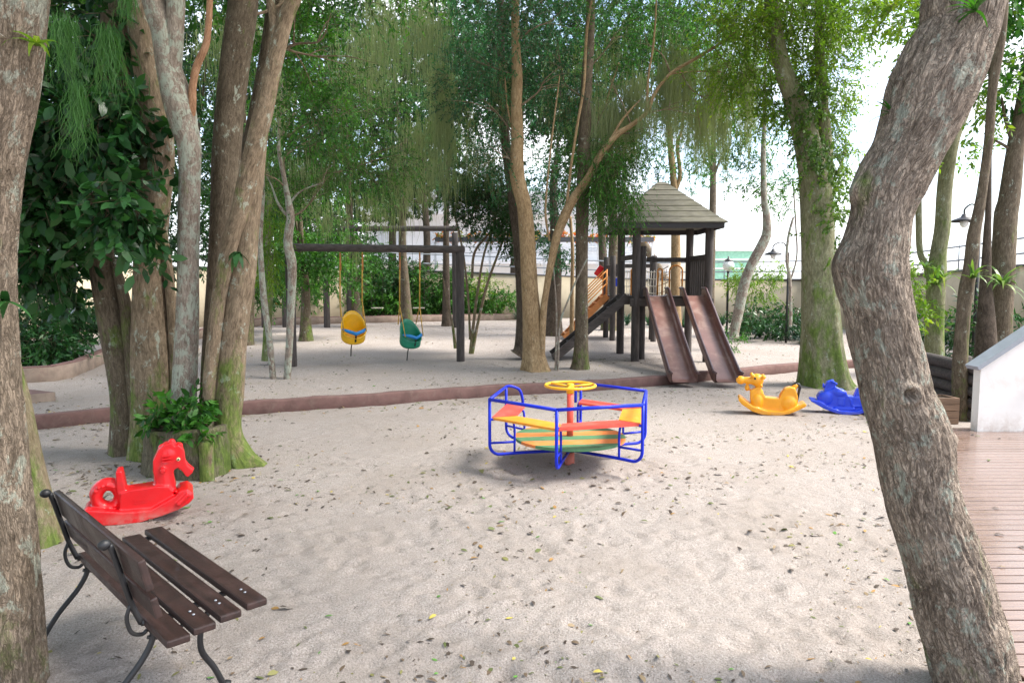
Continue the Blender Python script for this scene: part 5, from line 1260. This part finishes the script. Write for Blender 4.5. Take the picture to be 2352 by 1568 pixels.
t3 = small_tree('golden_trunk_tree', (1553, 745), 18.5, [[(1552, 752, 28), (1552, 690, 23), (1552, 600, 22), (1551, 500, 20), (1547, 415, 15), (1541, 351, 14), (1538, 299, 10), (1530, 200, 8)], [(1551, 440, 10), (1562, 400, 9), (1556, 334, 8), (1568, 290, 6), (1575, 200, 4)]], M['bark_orange'], 'golden-brown trunk seen through the play tower', seg=20)
# thick mossy tree on the right
Y4 = gY(1893, 886)
t4 = small_tree('mossy_trunk_tree', (1893, 886), Y4, [[(1898, 912, 117), (1896, 884, 88), (1893, 850, 81), (1890, 806, 78), (1885, 701, 74), (1881, 595, 71), (1876, 490, 68), (1871, 422, 65), (1858, 351, 56), (1843, 281, 51), (1826, 228, 45), (1802, 169, 38), (1785, 100, 34), (1772, 0, 31), (1755, -220, 22)], [(1882, 480, 36), (1896, 400, 29), (1897, 330, 27), (1890, 240, 23), (1882, 100, 20), (1880, -150, 14)]], M['bark_green'], 'thick moss-covered trunk behind the yellow and blue rockers', seg=64, step=.05, flare=.7)
M['ivy'] = leafmat('ivy_leaf', [(0.03, 0.07, 0.015), (0.06, 0.13, 0.025), (0.12, 0.22, 0.04), (0.20, 0.30, 0.06)], .35)
cr(t4, 72, [B(1862, 330, Y4 - .2, 34, 110, 1600), B(1848, 230, Y4 - .1, 50, 70, 1300), B(1893, 480, Y4 - .25, 22, 130, 800), B(1905, 420, Y4, 30, 110, 900)], M['ivy'], 'ivy', ll=.06, lw=.6, droop=.8, sl=.2, thr=.42)
t5 = small_tree('curved_tree', (1685, 768), 15.6, [[(1684, 776, 26), (1686, 764, 22), (1699, 701, 23), (1711, 648, 23), (1727, 606, 22), (1748, 567, 23), (1761, 536, 21), (1760, 490, 16), (1755, 457, 14), (1753, 351, 11), (1755, 299, 9), (1757, 150, 6)]], M['bark_pale'], 'pale curved trunk between the slides and the mossy trunk', seg=20)
t5b = small_tree('slender_tree', (1815, 740), 17.0, [[(1815, 750, 8), (1816, 718, 8), (1814, 641, 8), (1807, 595, 7), (1811, 543, 6), (1822, 500, 5)], [(1814, 650, 5), (1830, 590, 4), (1828, 520, 4), (1822, 420, 3)]], M['bark_pale'], 'thin bare stem just left of the mossy trunk', seg=8)
# right background group
r1 = small_tree('smooth_green_tree', (2146, 830), 11, [[(2145, 860, 48), (2146, 820, 41), (2147, 701, 39), (2152, 630, 40), (2156, 578, 34), (2164, 527, 33), (2168, 457, 31), (2175, 387, 31), (2187, 316, 32), (2208, 264, 30), (2235, 180, 27), (2255, 80, 24), (2265, -150, 16)], [(2140, 640, 20), (2128, 610, 15), (2113, 578, 13), (2110, 490, 13), (2112, 420, 10), (2118, 330, 6)]], M['bark_green'], 'smooth greenish trunk carrying a bromeliad, right of the leaning trunk', seg=28)
r2 = small_tree('grey_trunk_tree', (2205, 966), gY(2205, 964), [[(2204, 985, 42), (2205, 962, 34), (2205, 842, 32), (2212, 736, 29), (2219, 666, 30), (2229, 613, 28), (2236, 543, 26), (2247, 490, 23), (2258, 422, 20), (2272, 316, 19), (2279, 211, 18), (2300, 70, 20), (2316, -150, 14)]], M['bark_grey'], 'slim grey trunk just left of the white stair wall', seg=24)
r3 = small_tree('dark_trunk_tree', (2265, 860), 9.6, [[(2264, 880, 60), (2265, 806, 46), (2265, 736, 38), (2265, 630, 22), (2268, 525, 15), (2270, 492, 13), (2272, 351, 11), (2277, 141, 10), (2282, -100, 8)]], M['bark_dark'], 'dark slim trunk with tall thin stem behind the stair wall', seg=20)
r4 = small_tree('grey_trunk_tree', (2296, 880), 9.9, [[(2290, 900, 70), (2296, 754, 50), (2303, 630, 48), (2307, 560, 46), (2311, 490, 46), (2318, 457, 42), (2331, 351, 35), (2345, 264, 30), (2366, 150, 28), (2385, -60, 22)], [(2328, 330, 12), (2318, 300, 10), (2307, 264, 7), (2300, 220, 4)], [(2330, 350, 8), (2300, 330, 6), (2275, 318, 4)]], M['bark_grey'], 'leaning grey trunk with a spider-leaved bromeliad at the right edge', seg=28)
for (x, y, Y, n, L, mt, lab, sd) in ((2152, 655, 10.85, 16, .45, M['strap'], 'long-leaved bromeliad on the smooth green trunk', 11), (2165, 640, 10.8, 7, .35, M['leaf_bright'], 'yellow bromeliad leaves on the smooth green trunk', 12), (2302, 655, 9.6, 26, .42, M['strap'], 'spider-leaved bromeliad on the right edge trunk', 13), (2232, 640, gY(2205, 964) - .1, 14, .26, M['strap'], 'small bromeliad on the slim grey trunk', 14), (2125, 615, 10.8, 9, .28, M['strap'], 'small tuft on the side limb of the smooth green trunk', 16)):
    plant('bromeliad', at(x, y, Y), n, L * 1.35, .045, lab, mt, .7, .9, seed=sd, group='bromeliads on the right trunks')
plant('epiphyte', at(545, 578, 6.1), 9, .21, .06, 'dark pointed leaves on the crossing stems of the clump', M['leaf_dark'], -.6, .5, seed=19)

# small dead stems / shrubs near the swings
ms = small_tree('multi_stem_shrub', (1082, 812), gY(1082, 812), [[(1080, 818, 9), (1088, 740, 7), (1100, 650, 6), (1113, 579, 5), (1135, 520, 4)], [(1083, 818, 9), (1098, 740, 7), (1120, 650, 6), (1154, 554, 5), (1170, 480, 4)], [(1084, 640, 6), (1090, 580, 6), (1120, 540, 5), (1150, 500, 4)], [(1046, 800, 8), (1040, 750, 6), (1028, 694, 5), (1018, 640, 3)], [(1080, 780, 6), (1075, 680, 5), (1060, 560, 5), (1030, 440, 4)]], M['bark_tan'], 'thin multi-stemmed shrub tree right of the swing frame, dense dark crown', seg=8)
cr(ms, 73, [B(1130, 465, 14.5, 85, 75, 9000), B(1190, 530, 14.5, 40, 50, 1800), B(1085, 430, 14.5, 50, 50, 2500)], M['leaf_dark'], ll=.075, lw=.42, thr=.36)
# ------------------------------------------------------------------ crowns of the near trees
cr(tA, 81, [B(115, 430, 6.6, 105, 150, 1500), B(250, 300, 6.4, 100, 110, 1100), B(85, 560, 6.5, 80, 75, 700), B(285, 470, 6.0, 62, 80, 620), B(170, 250, 6.7, 110, 90, 900), B(40, 300, 6.5, 80, 160, 900), B(180, 80, 6.9, 190, 110, 1500), B(120, 640, 6.9, 90, 30, 220)], M['leaf_dark'], ll=.135, lw=.44, droop=.6, per=8, sl=.34, six=True, thr=.36, clump=2.2, jit=.55)
cr(tB, 82, [B(300, -150, 7.4, 260, 140, 3200), B(60, -40, 7.4, 160, 150, 1800)], M['leaf_mid'], ll=.09, thr=.4)
cr(tD, 83, [B(600, -120, 8.2, 260, 150, 3600), B(690, 90, 8.6, 130, 120, 3200), B(720, 250, 9.0, 90, 100, 1800)], M['leaf_mid'], ll=.06, thr=.46)
cr(tE, 84, [B(820, -90, 8.0, 260, 130, 3600)], M['leaf_mid'], ll=.06, thr=.4)
cr(t1, 85, [B(690, 350, Yh + .4, 130, 90, 4200), B(780, 260, Yh + .8, 150, 100, 5000), B(640, 430, Yh + .3, 70, 60, 1500), B(850, 380, Yh + 1, 120, 60, 2600)], M['leaf_mid'], ll=.05, droop=.5, thr=.44)
cr(tc_, 86, [B(1180, 60, Y1 + .3, 150, 120, 6500), B(1100, 200, Y1 + .4, 110, 110, 4200), B(1260, 200, Y1 + .6, 110, 130, 4200), B(1200, -120, Y1 - .5, 250, 120, 6000), B(1140, 350, Y1 + .3, 60, 90, 1500)], M['leaf_blue'], ll=.055, droop=.5, thr=.43)
cr(tf, 87, [B(1440, 150, Y1 + 1.3, 160, 130, 7000), B(1600, 80, Y1 + 1.3, 150, 110, 6500), B(1530, -80, Y1 - .5, 250, 120, 6500), B(1420, 290, Y1 + .9, 80, 70, 2200), B(1340, 380, Y1 + .9, 60, 80, 1500)], M['leaf_mid'], ll=.052, droop=.6, thr=.43)
# narrow-leaved drooping branch over the tower roof
cr(tf, 88, [B(1400, 425, Y1 - .2, 50, 65, 3600), B(1440, 455, Y1 - .3, 34, 40, 1100), B(1400, 495, Y1 - .1, 34, 32, 800), B(1380, 380, Y1 + .1, 55, 60, 2600), B(1450, 350, Y1, 45, 45, 1300)], M['leaf_mid'], 'drooping_crown', ll=.065, lw=.26, droop=.9, sl=.35, thr=.34, twig=.002)
cr(t2, 89, [B(1340, 60, Y1 + 1.2, 150, 150, 6500), B(1330, 260, Y1 + 1.5, 90, 120, 3600), B(1290, 430, Y1 + 1.5, 40, 80, 900)], M['leaf_blue'], ll=.055, thr=.43)
cr(t0, 90, [B(1090, 60, Y1 + 2.4, 160, 130, 6000), B(1130, 280, Y1 + 2.4, 90, 120, 4200)], M['leaf_blue'], ll=.06, thr=.43)
cr(t4, 91, [B(1800, 60, Y4, 150, 110, 8500), B(1880, 190, Y4 + .2, 80, 110, 4200), B(1700, 130, Y4 + .3, 120, 110, 6000), B(1930, 40, Y4, 80, 70, 2600), B(1960, -60, Y4 - 1, 200, 80, 4500), B(1780, -150, Y4 - .8, 300, 100, 7000), B(1915, 330, Y4 + .3, 45, 100, 1700), B(1800, 230, Y4 + .3, 60, 60, 1400)], M['leaf_bright'], ll=.065, droop=.5, thr=.42)
cr(t5, 92, [B(1740, 250, 16, 90, 130, 3200), B(1790, 430, 16, 55, 60, 1100), B(1720, 415, 16, 50, 30, 500), B(1640, 300, 16, 90, 80, 2000)], M['leaf_mid'], ll=.08, thr=.45)
cr(t3, 93, [B(1560, 250, 18.5, 110, 110, 3600), B(1500, 330, 18.5, 80, 80, 2000), B(1600, 380, 18.5, 60, 60, 900)], M['leaf_mid'], ll=.08, thr=.45)
cr(r1, 94, [B(2110, 60, 10, 60, 60, 800), B(2060, 20, 9.5, 70, 50, 900), B(2290, 100, 10, 90, 140, 1100), B(2260, 240, 9.6, 50, 18, 160), B(2100, 680, 10.4, 32, 50, 380), B(2210, 330, 10.5, 60, 70, 260)], M['leaf_bright'], ll=.095, thr=.4)
cr(r4, 95, [B(2340, 150, 9.8, 60, 90, 900), B(2320, -60, 9.5, 160, 100, 2000)], M['leaf_mid'], ll=.11, thr=.4)

# unseen crowns added overhead to block sun and sky above the sand and viewer
def high(o, seed, cells, n=900):
    bl = []
    for (x, y) in cells: bl.append((Vector((x, y, 1.7 + .406 * max(0, y) + 2.6 + .5 * math.sin(x * 2 + y))), (1.5, 1.5, .8), n))
    cr(o, seed, bl, MM_, 'unseen_shade_crown', ll=.2, lw=.5, droop=.5, per=8, sl=.5, thr=.3, clump=.8)
MM_ = M['leaf_mid']
high(tB, 121, [(x, y) for x in (-11, -8.8, -6.6) for y in (-2, .2, 2.4, 4.6, 6.8, 9)])
high(tD, 122, [(x, y) for x in (-4.4, -2.2) for y in (0.2, 2.4, 4.6, 6.8, 9, 11.2, 13.4)])
high(tc_, 123, [(x, y) for x in (0, 2.2) for y in (2.4, 4.6, 6.8, 9, 11.2, 13.4)], 700)
high(t4, 124, [(x, y) for x in (4.4,) for y in (4.6, 6.8, 9, 11.2)], 400)

# ------------------------------------------------------------------ background trees
def twigs(o, seed, items, r=.012):
    T = Tree(); rg = np.random.default_rng(seed)
    for (x0, y0, x1, y1, Y) in items:
        a, b = at(x0, y0, Y), at(x1, y1, Y + rg.normal() * .3); d = b - a; m1 = a.lerp(b, .35) + Vector(rg.normal(size=3)) * d.length * .07; m2 = a.lerp(b, .7) + Vector(rg.normal(size=3)) * d.length * .08
        T.limb([a, m1, m2, b], [r * 1.4, r, r * .6, r * .2], seg=7, step=.08, seed=int(x0) + 3)
        for k in range(3):
            p = m1.lerp(m2, rg.random()); q = p + (d * .35 + Vector(rg.normal(size=3)) * d.length * .25); T.limb([p, p.lerp(q, .5) + Vector((0, 0, .04)), q], [r * .6, r * .4, r * .15], seg=6, step=.08, seed=k)
    fin(o, 'branches', T, M['bark_tan'])
twigs(t1, 31, [(668, 500, 760, 400, Yh), (664, 440, 590, 360, Yh), (655, 400, 740, 290, Yh + .2), (640, 330, 860, 220, Yh + .4), (640, 320, 700, 180, Yh), (740, 400, 930, 330, Yh + .6)])
twigs(tc_, 32, [(1188, 330, 1100, 230, Y1), (1186, 250, 1290, 150, Y1), (1186, 190, 1060, 90, Y1), (1190, 380, 1120, 330, Y1), (1184, 100, 1300, 10, Y1)], .016)
twigs(tf, 33, [(1485, 260, 1590, 240, Y1), (1560, 160, 1660, 250, Y1), (1540, 170, 1480, 60, Y1), (1640, 108, 1720, 170, Y1), (1420, 308, 1540, 300, Y1), (1450, 290, 1400, 180, Y1)])
twigs(t2, 34, [(1346, 230, 1250, 110, Y1 + .3), (1350, 160, 1440, 60, Y1 + .3), (1343, 320, 1410, 220, Y1 + .3)])
twigs(tD, 35, [(600, 150, 760, 30, 7.6), (620, 90, 800, 150, 7.6), (560, 40, 700, -40, 7.2)], .014)
def bgtree(px, Y, w, blobs, mat, bk, label, seed, ll=.10, group='trees crowding the back of the garden', thr=.42, **kw):
    gx = at(px, 700, Y).x; gzz = float(gz(gx, Y)); t = empty('background_tree', (gx, Y, gzz), 0, label, 'tree', group)
    top = at(blobs[0][0], blobs[0][1], Y); T = Tree(); r = pxr(w, Y) / 2
    base = Vector((gx, Y, gzz - .1)); mid = base.lerp(top, .5) + Vector((.15 * math.sin(seed), .1, 0))
    T.limb([base, base.lerp(mid, .5), mid, top, top + Vector((.1, 0, .8))], [r * 1.25, r, r * .85, r * .5, r * .1], seg=14, step=.25, flare=.5, seed=seed)
    for i, q in enumerate(blobs):
        c = at(q[0], q[1], Y + (.4 if i % 2 else -.3)); s_ = base.lerp(top, .62) if c.z > base.lerp(top, .5).z else base.lerp(top, .4)
        T.limb([s_, s_.lerp(c, .5) + Vector((0, .1, .15)), c], [r * .45, r * .25, r * .06], seg=8, step=.25, seed=seed + i)
    fin(t, 'trunk', T, bk)
    cr(t, seed, [B(q[0], q[1], Y + (.4 if i % 2 else -.3), q[2], q[3], q[4]) for i, q in enumerate(blobs)], mat, ll=ll, thr=thr, **kw)
    return t
MD, MM, MB_, MG = M['leaf_dark'], M['leaf_mid'], M['leaf_blue'], M['leaf_grey']
bgtree(150, 13, 26, [(150, 300, 230, 260, 5200), (60, 60, 200, 160, 3000), (30, 520, 120, 110, 1500)], MD, M['bark_dark'], 'dark leafy tree behind the broad leaves at far left', 201)
bgtree(425, 14.5, 30, [(420, 350, 130, 220, 5200), (480, 90, 170, 150, 4200), (400, 560, 110, 70, 2200)], MD, M['bark_dark'], 'dark tree seen between the trunks of the clump', 202)
bgtree(560, 16, 26, [(560, 300, 130, 200, 4200), (620, 120, 140, 150, 3400), (540, 520, 90, 90, 1900)], MM, M['bark_grey'], 'mid-green tree behind the right side of the clump', 203)
bgtree(700, 17, 22, [(690, 520, 110, 90, 3800), (740, 620, 120, 70, 3800), (660, 420, 90, 90, 2000)], MM, M['bark_grey'], 'low bushy tree behind the left end of the swing beam', 204)
bgtree(822, 21.5, 22, [(800, 420, 120, 110, 3800), (790, 200, 170, 150, 5600), (840, 580, 70, 50, 1500)], MM, M['bark_grey'], 'tree behind the left post of the rear swing frame', 205)
bgtree(935, 23, 20, [(930, 330, 150, 130, 5600), (900, 120, 180, 130, 6000), (880, 470, 70, 40, 700)], MG, M['bark_grey'], 'grey-green tree rising above the rear swing beam', 206)
bgtree(1025, 22, 16, [(1030, 300, 120, 130, 3600), (1040, 110, 150, 120, 3800), (1035, 430, 50, 50, 500)], MB_, M['bark_dark'], 'slim tree between the swing frame and golden trunk', 207)
bgtree(1270, 19, 30, [(1270, 420, 75, 130, 3600), (1290, 180, 150, 130, 4500), (1280, 570, 45, 40, 900)], MB_, M['bark_dark'], 'dark tree between the two centre trunks', 208, ll=.09)
bgtree(1400, 21, 26, [(1400, 300, 100, 120, 3600), (1450, 120, 160, 120, 4200), (1390, 460, 60, 60, 1200)], MM, M['bark_grey'], 'tree behind the arching arm, left of the tower roof', 209)
bgtree(1630, 23, 18, [(1640, 200, 130, 120, 3800), (1600, 60, 150, 100, 3600), (1680, 330, 60, 60, 500)], MM, M['bark_grey'], 'tree behind the hanging moss above the tower roof', 210)
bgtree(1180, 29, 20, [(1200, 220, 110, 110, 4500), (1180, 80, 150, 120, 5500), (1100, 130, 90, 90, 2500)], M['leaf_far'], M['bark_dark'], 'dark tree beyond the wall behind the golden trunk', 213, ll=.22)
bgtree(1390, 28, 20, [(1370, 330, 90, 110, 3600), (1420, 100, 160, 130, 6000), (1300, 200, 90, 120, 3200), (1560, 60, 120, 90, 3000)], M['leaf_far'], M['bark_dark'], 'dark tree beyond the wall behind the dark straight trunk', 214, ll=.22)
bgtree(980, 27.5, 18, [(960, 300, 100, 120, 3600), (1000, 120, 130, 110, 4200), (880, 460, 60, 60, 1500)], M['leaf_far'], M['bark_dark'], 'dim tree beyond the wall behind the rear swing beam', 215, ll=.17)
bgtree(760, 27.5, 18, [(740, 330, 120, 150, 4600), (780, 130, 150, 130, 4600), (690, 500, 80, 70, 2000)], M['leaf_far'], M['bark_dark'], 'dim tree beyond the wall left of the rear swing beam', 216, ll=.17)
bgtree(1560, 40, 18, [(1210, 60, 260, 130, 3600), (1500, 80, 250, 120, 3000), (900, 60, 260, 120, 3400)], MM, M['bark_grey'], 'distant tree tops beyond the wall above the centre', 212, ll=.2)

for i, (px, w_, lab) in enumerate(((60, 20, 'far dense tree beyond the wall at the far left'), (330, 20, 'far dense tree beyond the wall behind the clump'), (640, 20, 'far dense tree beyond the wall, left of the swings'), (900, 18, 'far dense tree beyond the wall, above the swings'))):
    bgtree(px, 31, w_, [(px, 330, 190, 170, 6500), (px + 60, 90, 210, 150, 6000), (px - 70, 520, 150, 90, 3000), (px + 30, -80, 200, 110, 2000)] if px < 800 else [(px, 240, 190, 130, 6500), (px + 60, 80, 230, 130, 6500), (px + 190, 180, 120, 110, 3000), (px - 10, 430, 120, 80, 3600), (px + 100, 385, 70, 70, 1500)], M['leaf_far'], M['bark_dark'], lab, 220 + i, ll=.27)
# ------------------------------------------------------------------ hanging moss and threads
rng = np.random.default_rng(17); cl = []
for (px, py, Y, sp, L, n) in [(700, 380, 11, 50, 90, 140), (760, 120, 12, 90, 160, 300), (850, 60, 12, 80, 200, 300), (930, 60, 12.5, 70, 200, 240), (800, 340, 12, 90, 110, 300), (880, 380, 12.5, 60, 130, 260), (1005, 170, 12.6, 22, 230, 300), (1040, 260, 12.8, 30, 200, 220), (960, 330, 13, 50, 130, 220), (1150, 200, 12.2, 30, 140, 160), (1110, 380, 13, 40, 110, 160), (1310, 200, 13, 50, 160, 160), (1440, 240, 12, 40, 200, 200), (1480, 200, 12, 50, 230, 260), (1540, 160, 12.2, 40, 260, 360), (1600, 140, 12.2, 40, 220, 460), (1620, 260, 12.4, 30, 190, 280), (1660, 170, 12.5, 30, 200, 260), (1720, 190, 12.6, 14, 210, 150), (1700, 120, 12.4, 30, 160, 160), (1490, 270, 12, 35, 110, 200), (1430, 300, 12, 30, 110, 140), (730, 470, 13, 50, 70, 150), (860, 470, 14, 50, 80, 150), (1375, 120, 12.5, 40, 150, 150), (620, 200, 10, 30, 130, 100), (540, 60, 9, 50, 140, 120)]:
    for k in range(4):
        c = at(px + rng.normal() * sp * .9, py + rng.normal() * 26, Y + .6 + rng.normal() * .3); cl.append((c, pxr(sp, Y) * .34, pxr(L, Y) * (.7 + .5 * rng.random()), int(n * .42)))
V, F = strands(rng, cl, w=.0048); tag(link('hanging_moss', np_mesh('hanging_moss', V, F), M['moss_strand']), 'curtains of grey-green moss hanging from the branches', 'hanging moss', None, 'stuff')
for (px, py, Y, sp, L, n, lab) in [(176, 195, 4.3, 30, 185, 130, 'bright green thread-leaved plant hanging lowest at upper left'), (150, 50, 4.6, 60, 160, 190, 'wide clump of green threads hanging at the top left corner'), (245, 70, 4.8, 40, 190, 150, 'green thread clump hanging right of the corner clump'), (290, -30, 4.6, 35, 90, 160, 'short green thread clump at the top edge beside the spotted trunk')]:
    rg = np.random.default_rng(int(px)); c = at(px, py, Y)
    V, F = strands(rg, [((0, 0, 0), pxr(sp, Y) * .22, pxr(L, Y), n)], w=.0024, seg=9, wob=.26)
    V[:, :2] *= (1 + np.clip(-V[:, 2:3] * 1.6, 0, 1.4)); o = link('thread_plant', np_mesh('thread_plant', V, F), M['thread']); o.location = c
    tag(o, lab, 'hanging plant', 'thread-leaved plants hanging at upper left')

# ------------------------------------------------------------------ beds along the wall
def bed(name, pts, label, mat, seed, ll=.09, n=600, lw=.35, thr=.25, h=1.0, kind=None, catg='shrub', group=None, **kw):
    bl = [B(x, y, Y, rx, ry, n if len(q) == 0 else q[0]) for (x, y, Y, rx, ry, *q) in pts]
    o = crown(name, None, [mat, M['twig']], seed, bl, ll=ll, lw=lw, thr=thr, **kw); return tag(o, label, catg, group, kind)
soil = MB()
bed('ground_cover', [(720 + 48 * k, 692 + (k % 3) * 4 - 2, 25.4, 40, 26) for k in range(10)] + [(570 + 44 * k, 690, 23.5 + .3 * k, 42, 36) for k in range(4)], 'dense low green planting in the bed behind the swings', M['leaf_mid'], 301, kind='stuff', catg='ground cover', n=1500, ll=.12)
bed('hedge_shrub', [(640, 560, 19, 70, 70), (700, 600, 19.5, 60, 60), (610, 650, 18.5, 60, 50), (760, 560, 21.5, 50, 60, 1500)], 'tall green shrub behind the left posts of the swing frames', M['leaf_mid'], 320, n=4200, ll=.10, group='shrubs in the rear bed')
bed('hedge_shrub', [(820, 600, 25.8, 70, 55), (780, 540, 26, 60, 40), (930, 640, 26.2, 50, 40), (720, 480, 26, 90, 60), (640, 430, 26, 80, 70)], 'high dark shrub rising above the wall behind the yellow swing', M['leaf_dark'], 321, n=4200, ll=.14, group='shrubs in the rear bed')
bed('hedge_shrub', [(740, 650, 25.5, 60, 50), (690, 640, 24, 50, 60)], 'dark rounded shrub at the left end of the rear bed', M['leaf_mid'], 302, n=3500, ll=.11, group='shrubs in the rear bed')
bed('hedge_shrub', [(850, 645, 25.6, 70, 60), (910, 655, 25.8, 55, 52)], 'green shrub in the rear bed below the left board swing', M['leaf_dark'], 303, n=3500, ll=.11, group='shrubs in the rear bed')
bed('hedge_shrub', [(980, 655, 25.8, 65, 50), (1040, 662, 25.8, 50, 44)], 'green shrub in the rear bed below the right board swing', M['leaf_mid'], 304, n=3500, ll=.11, group='shrubs in the rear bed')
bed('hedge_shrub', [(1100, 665, 26, 50, 38), (1150, 690, 25.5, 30, 20, 400)], 'light green shrub at the right end of the rear bed', M['leaf_bright'], 305, n=1800, ll=.10, group='shrubs in the rear bed')
bed('hedge_shrub', [(80, 740, 12.2, 80, 50), (160, 745, 12.6, 70, 50), (30, 780, 12, 60, 45), (120, 790, 11.8, 60, 26)], 'dark glossy shrub in the bed behind the left trunks', M['leaf_dark'], 306, n=1200, ll=.13, group='shrubs in the left bed')
bed('hedge_shrub', [(205, 735, 13.4, 50, 40), (60, 690, 13, 60, 24, 400)], 'smaller dark shrub at the foot of the wall at left', M['leaf_dark'], 307, n=900, ll=.12, group='shrubs in the left bed')
def tuft_row(name, pts, label, seed, mat, L=.6, n=34, w=.03, group=None):
    rg = np.random.default_rng(seed); V = []; F = []
    for (x, y) in pts:
        g = gpt(x, y); v, f = straps(rg, (g.x, g.y, float(gz(g.x, g.y))), n, L, w, 1.0, .75); b = len(V); V += v; F += [[b + i for i in q] for q in f]
    me = bpy.data.meshes.new(name); me.from_pydata([tuple(v) for v in V], [], F); return tag(link(name, me, mat), label, 'plant', group)
M['lily'] = leafmat('lily_leaf', [(0.015, 0.05, 0.03), (0.03, 0.085, 0.05), (0.05, 0.13, 0.07)], .25, .35)
for i, (a, b, y) in enumerate(((1190, 1240, 736), (1385, 1440, 752), (1470, 1530, 752), (1700, 1745, 768), (1745, 1800, 775), (1790, 1845, 780), (1570, 1660, 752), (1845, 1900, 790))):
    tuft_row('strap_leaf_clump', [(a + (b - a) * t / 3, y - (t % 2) * 5) for t in range(4)], ('dark strap-leaved clump in the wall bed, ' + ['just left of the golden trunk', 'behind the left tower posts', 'under the tower platform', 'at the foot of the curved pale trunk', 'right of the curved pale trunk', 'just left of the thick mossy trunk', 'behind the right slide', 'behind the thick mossy trunk'][i]), 400 + i, M['lily'], .75 if i in (3, 4, 5, 7) else .6, 40, .045, 'strap-leaved clumps along the wall bed')
bed('light_shrub', [(1735, 650, 19, 55, 40, 1500), (1700, 640, 19, 30, 26, 600), (1775, 620, 19, 36, 26, 500)], 'bright feathery yellow-green shrub behind the curved pale trunk', M['leaf_bright'], 308, ll=.10, lw=.25, droop=.6, thr=.36)
bed('hedge_shrub', [(1760, 735, 18, 70, 34, 1500), (1825, 725, 18.5, 40, 30, 700)], 'low dark shrub against the wall left of the mossy trunk', M['leaf_dark'], 309, ll=.12)
bed('light_shrub', [(1688, 785, 14.9, 20, 16, 260)], 'small green tuft at the foot of the curved trunk', M['leaf_mid'], 310, ll=.07)
bed('hedge_shrub', [(2100, 760, 12.5, 40, 50, 700), (2180, 780, 12.8, 50, 60, 700), (2240, 740, 12.5, 40, 60, 500), (2330, 740, 12, 40, 40, 300)], 'dim green planting against the wall behind the right trunks', M['leaf_dark'], 311, ll=.13, lw=.3)
bed('light_shrub', [(2098, 630, 12.6, 26, 34, 420)], 'bright green shrub tip beside the leaning trunk', M['leaf_bright'], 312, ll=.10)

# leaves blown onto the deck
rg = np.random.default_rng(6)
V = []; F = []
for k in range(46):
    y = 2.6 + 4.5 * rg.random(); x = edge_x(y) + .1 + 2.6 * rg.random(); L = .014 + .02 * rg.random(); a = rg.random() * 6.28; b = len(V)
    for (u, w, h) in ((-1, 0, .002), (-.2, .4, .009), (.6, .3, .008), (1, 0, .004), (.6, -.3, .008), (-.2, -.4, .009)): V.append((x + L * (u * math.cos(a) - w * math.sin(a)), y + L * (u * math.sin(a) + w * math.cos(a)), DZ + .002 + h))
    F += [(b, b + 1, b + 5), (b + 1, b + 2, b + 4, b + 5), (b + 2, b + 3, b + 4)]
me = bpy.data.meshes.new('leaf_litter'); me.from_pydata(V, [], F); tag(link('leaf_litter', me, M['litter']), 'few dry leaves blown onto the deck boards', 'leaf litter', None, 'stuff')
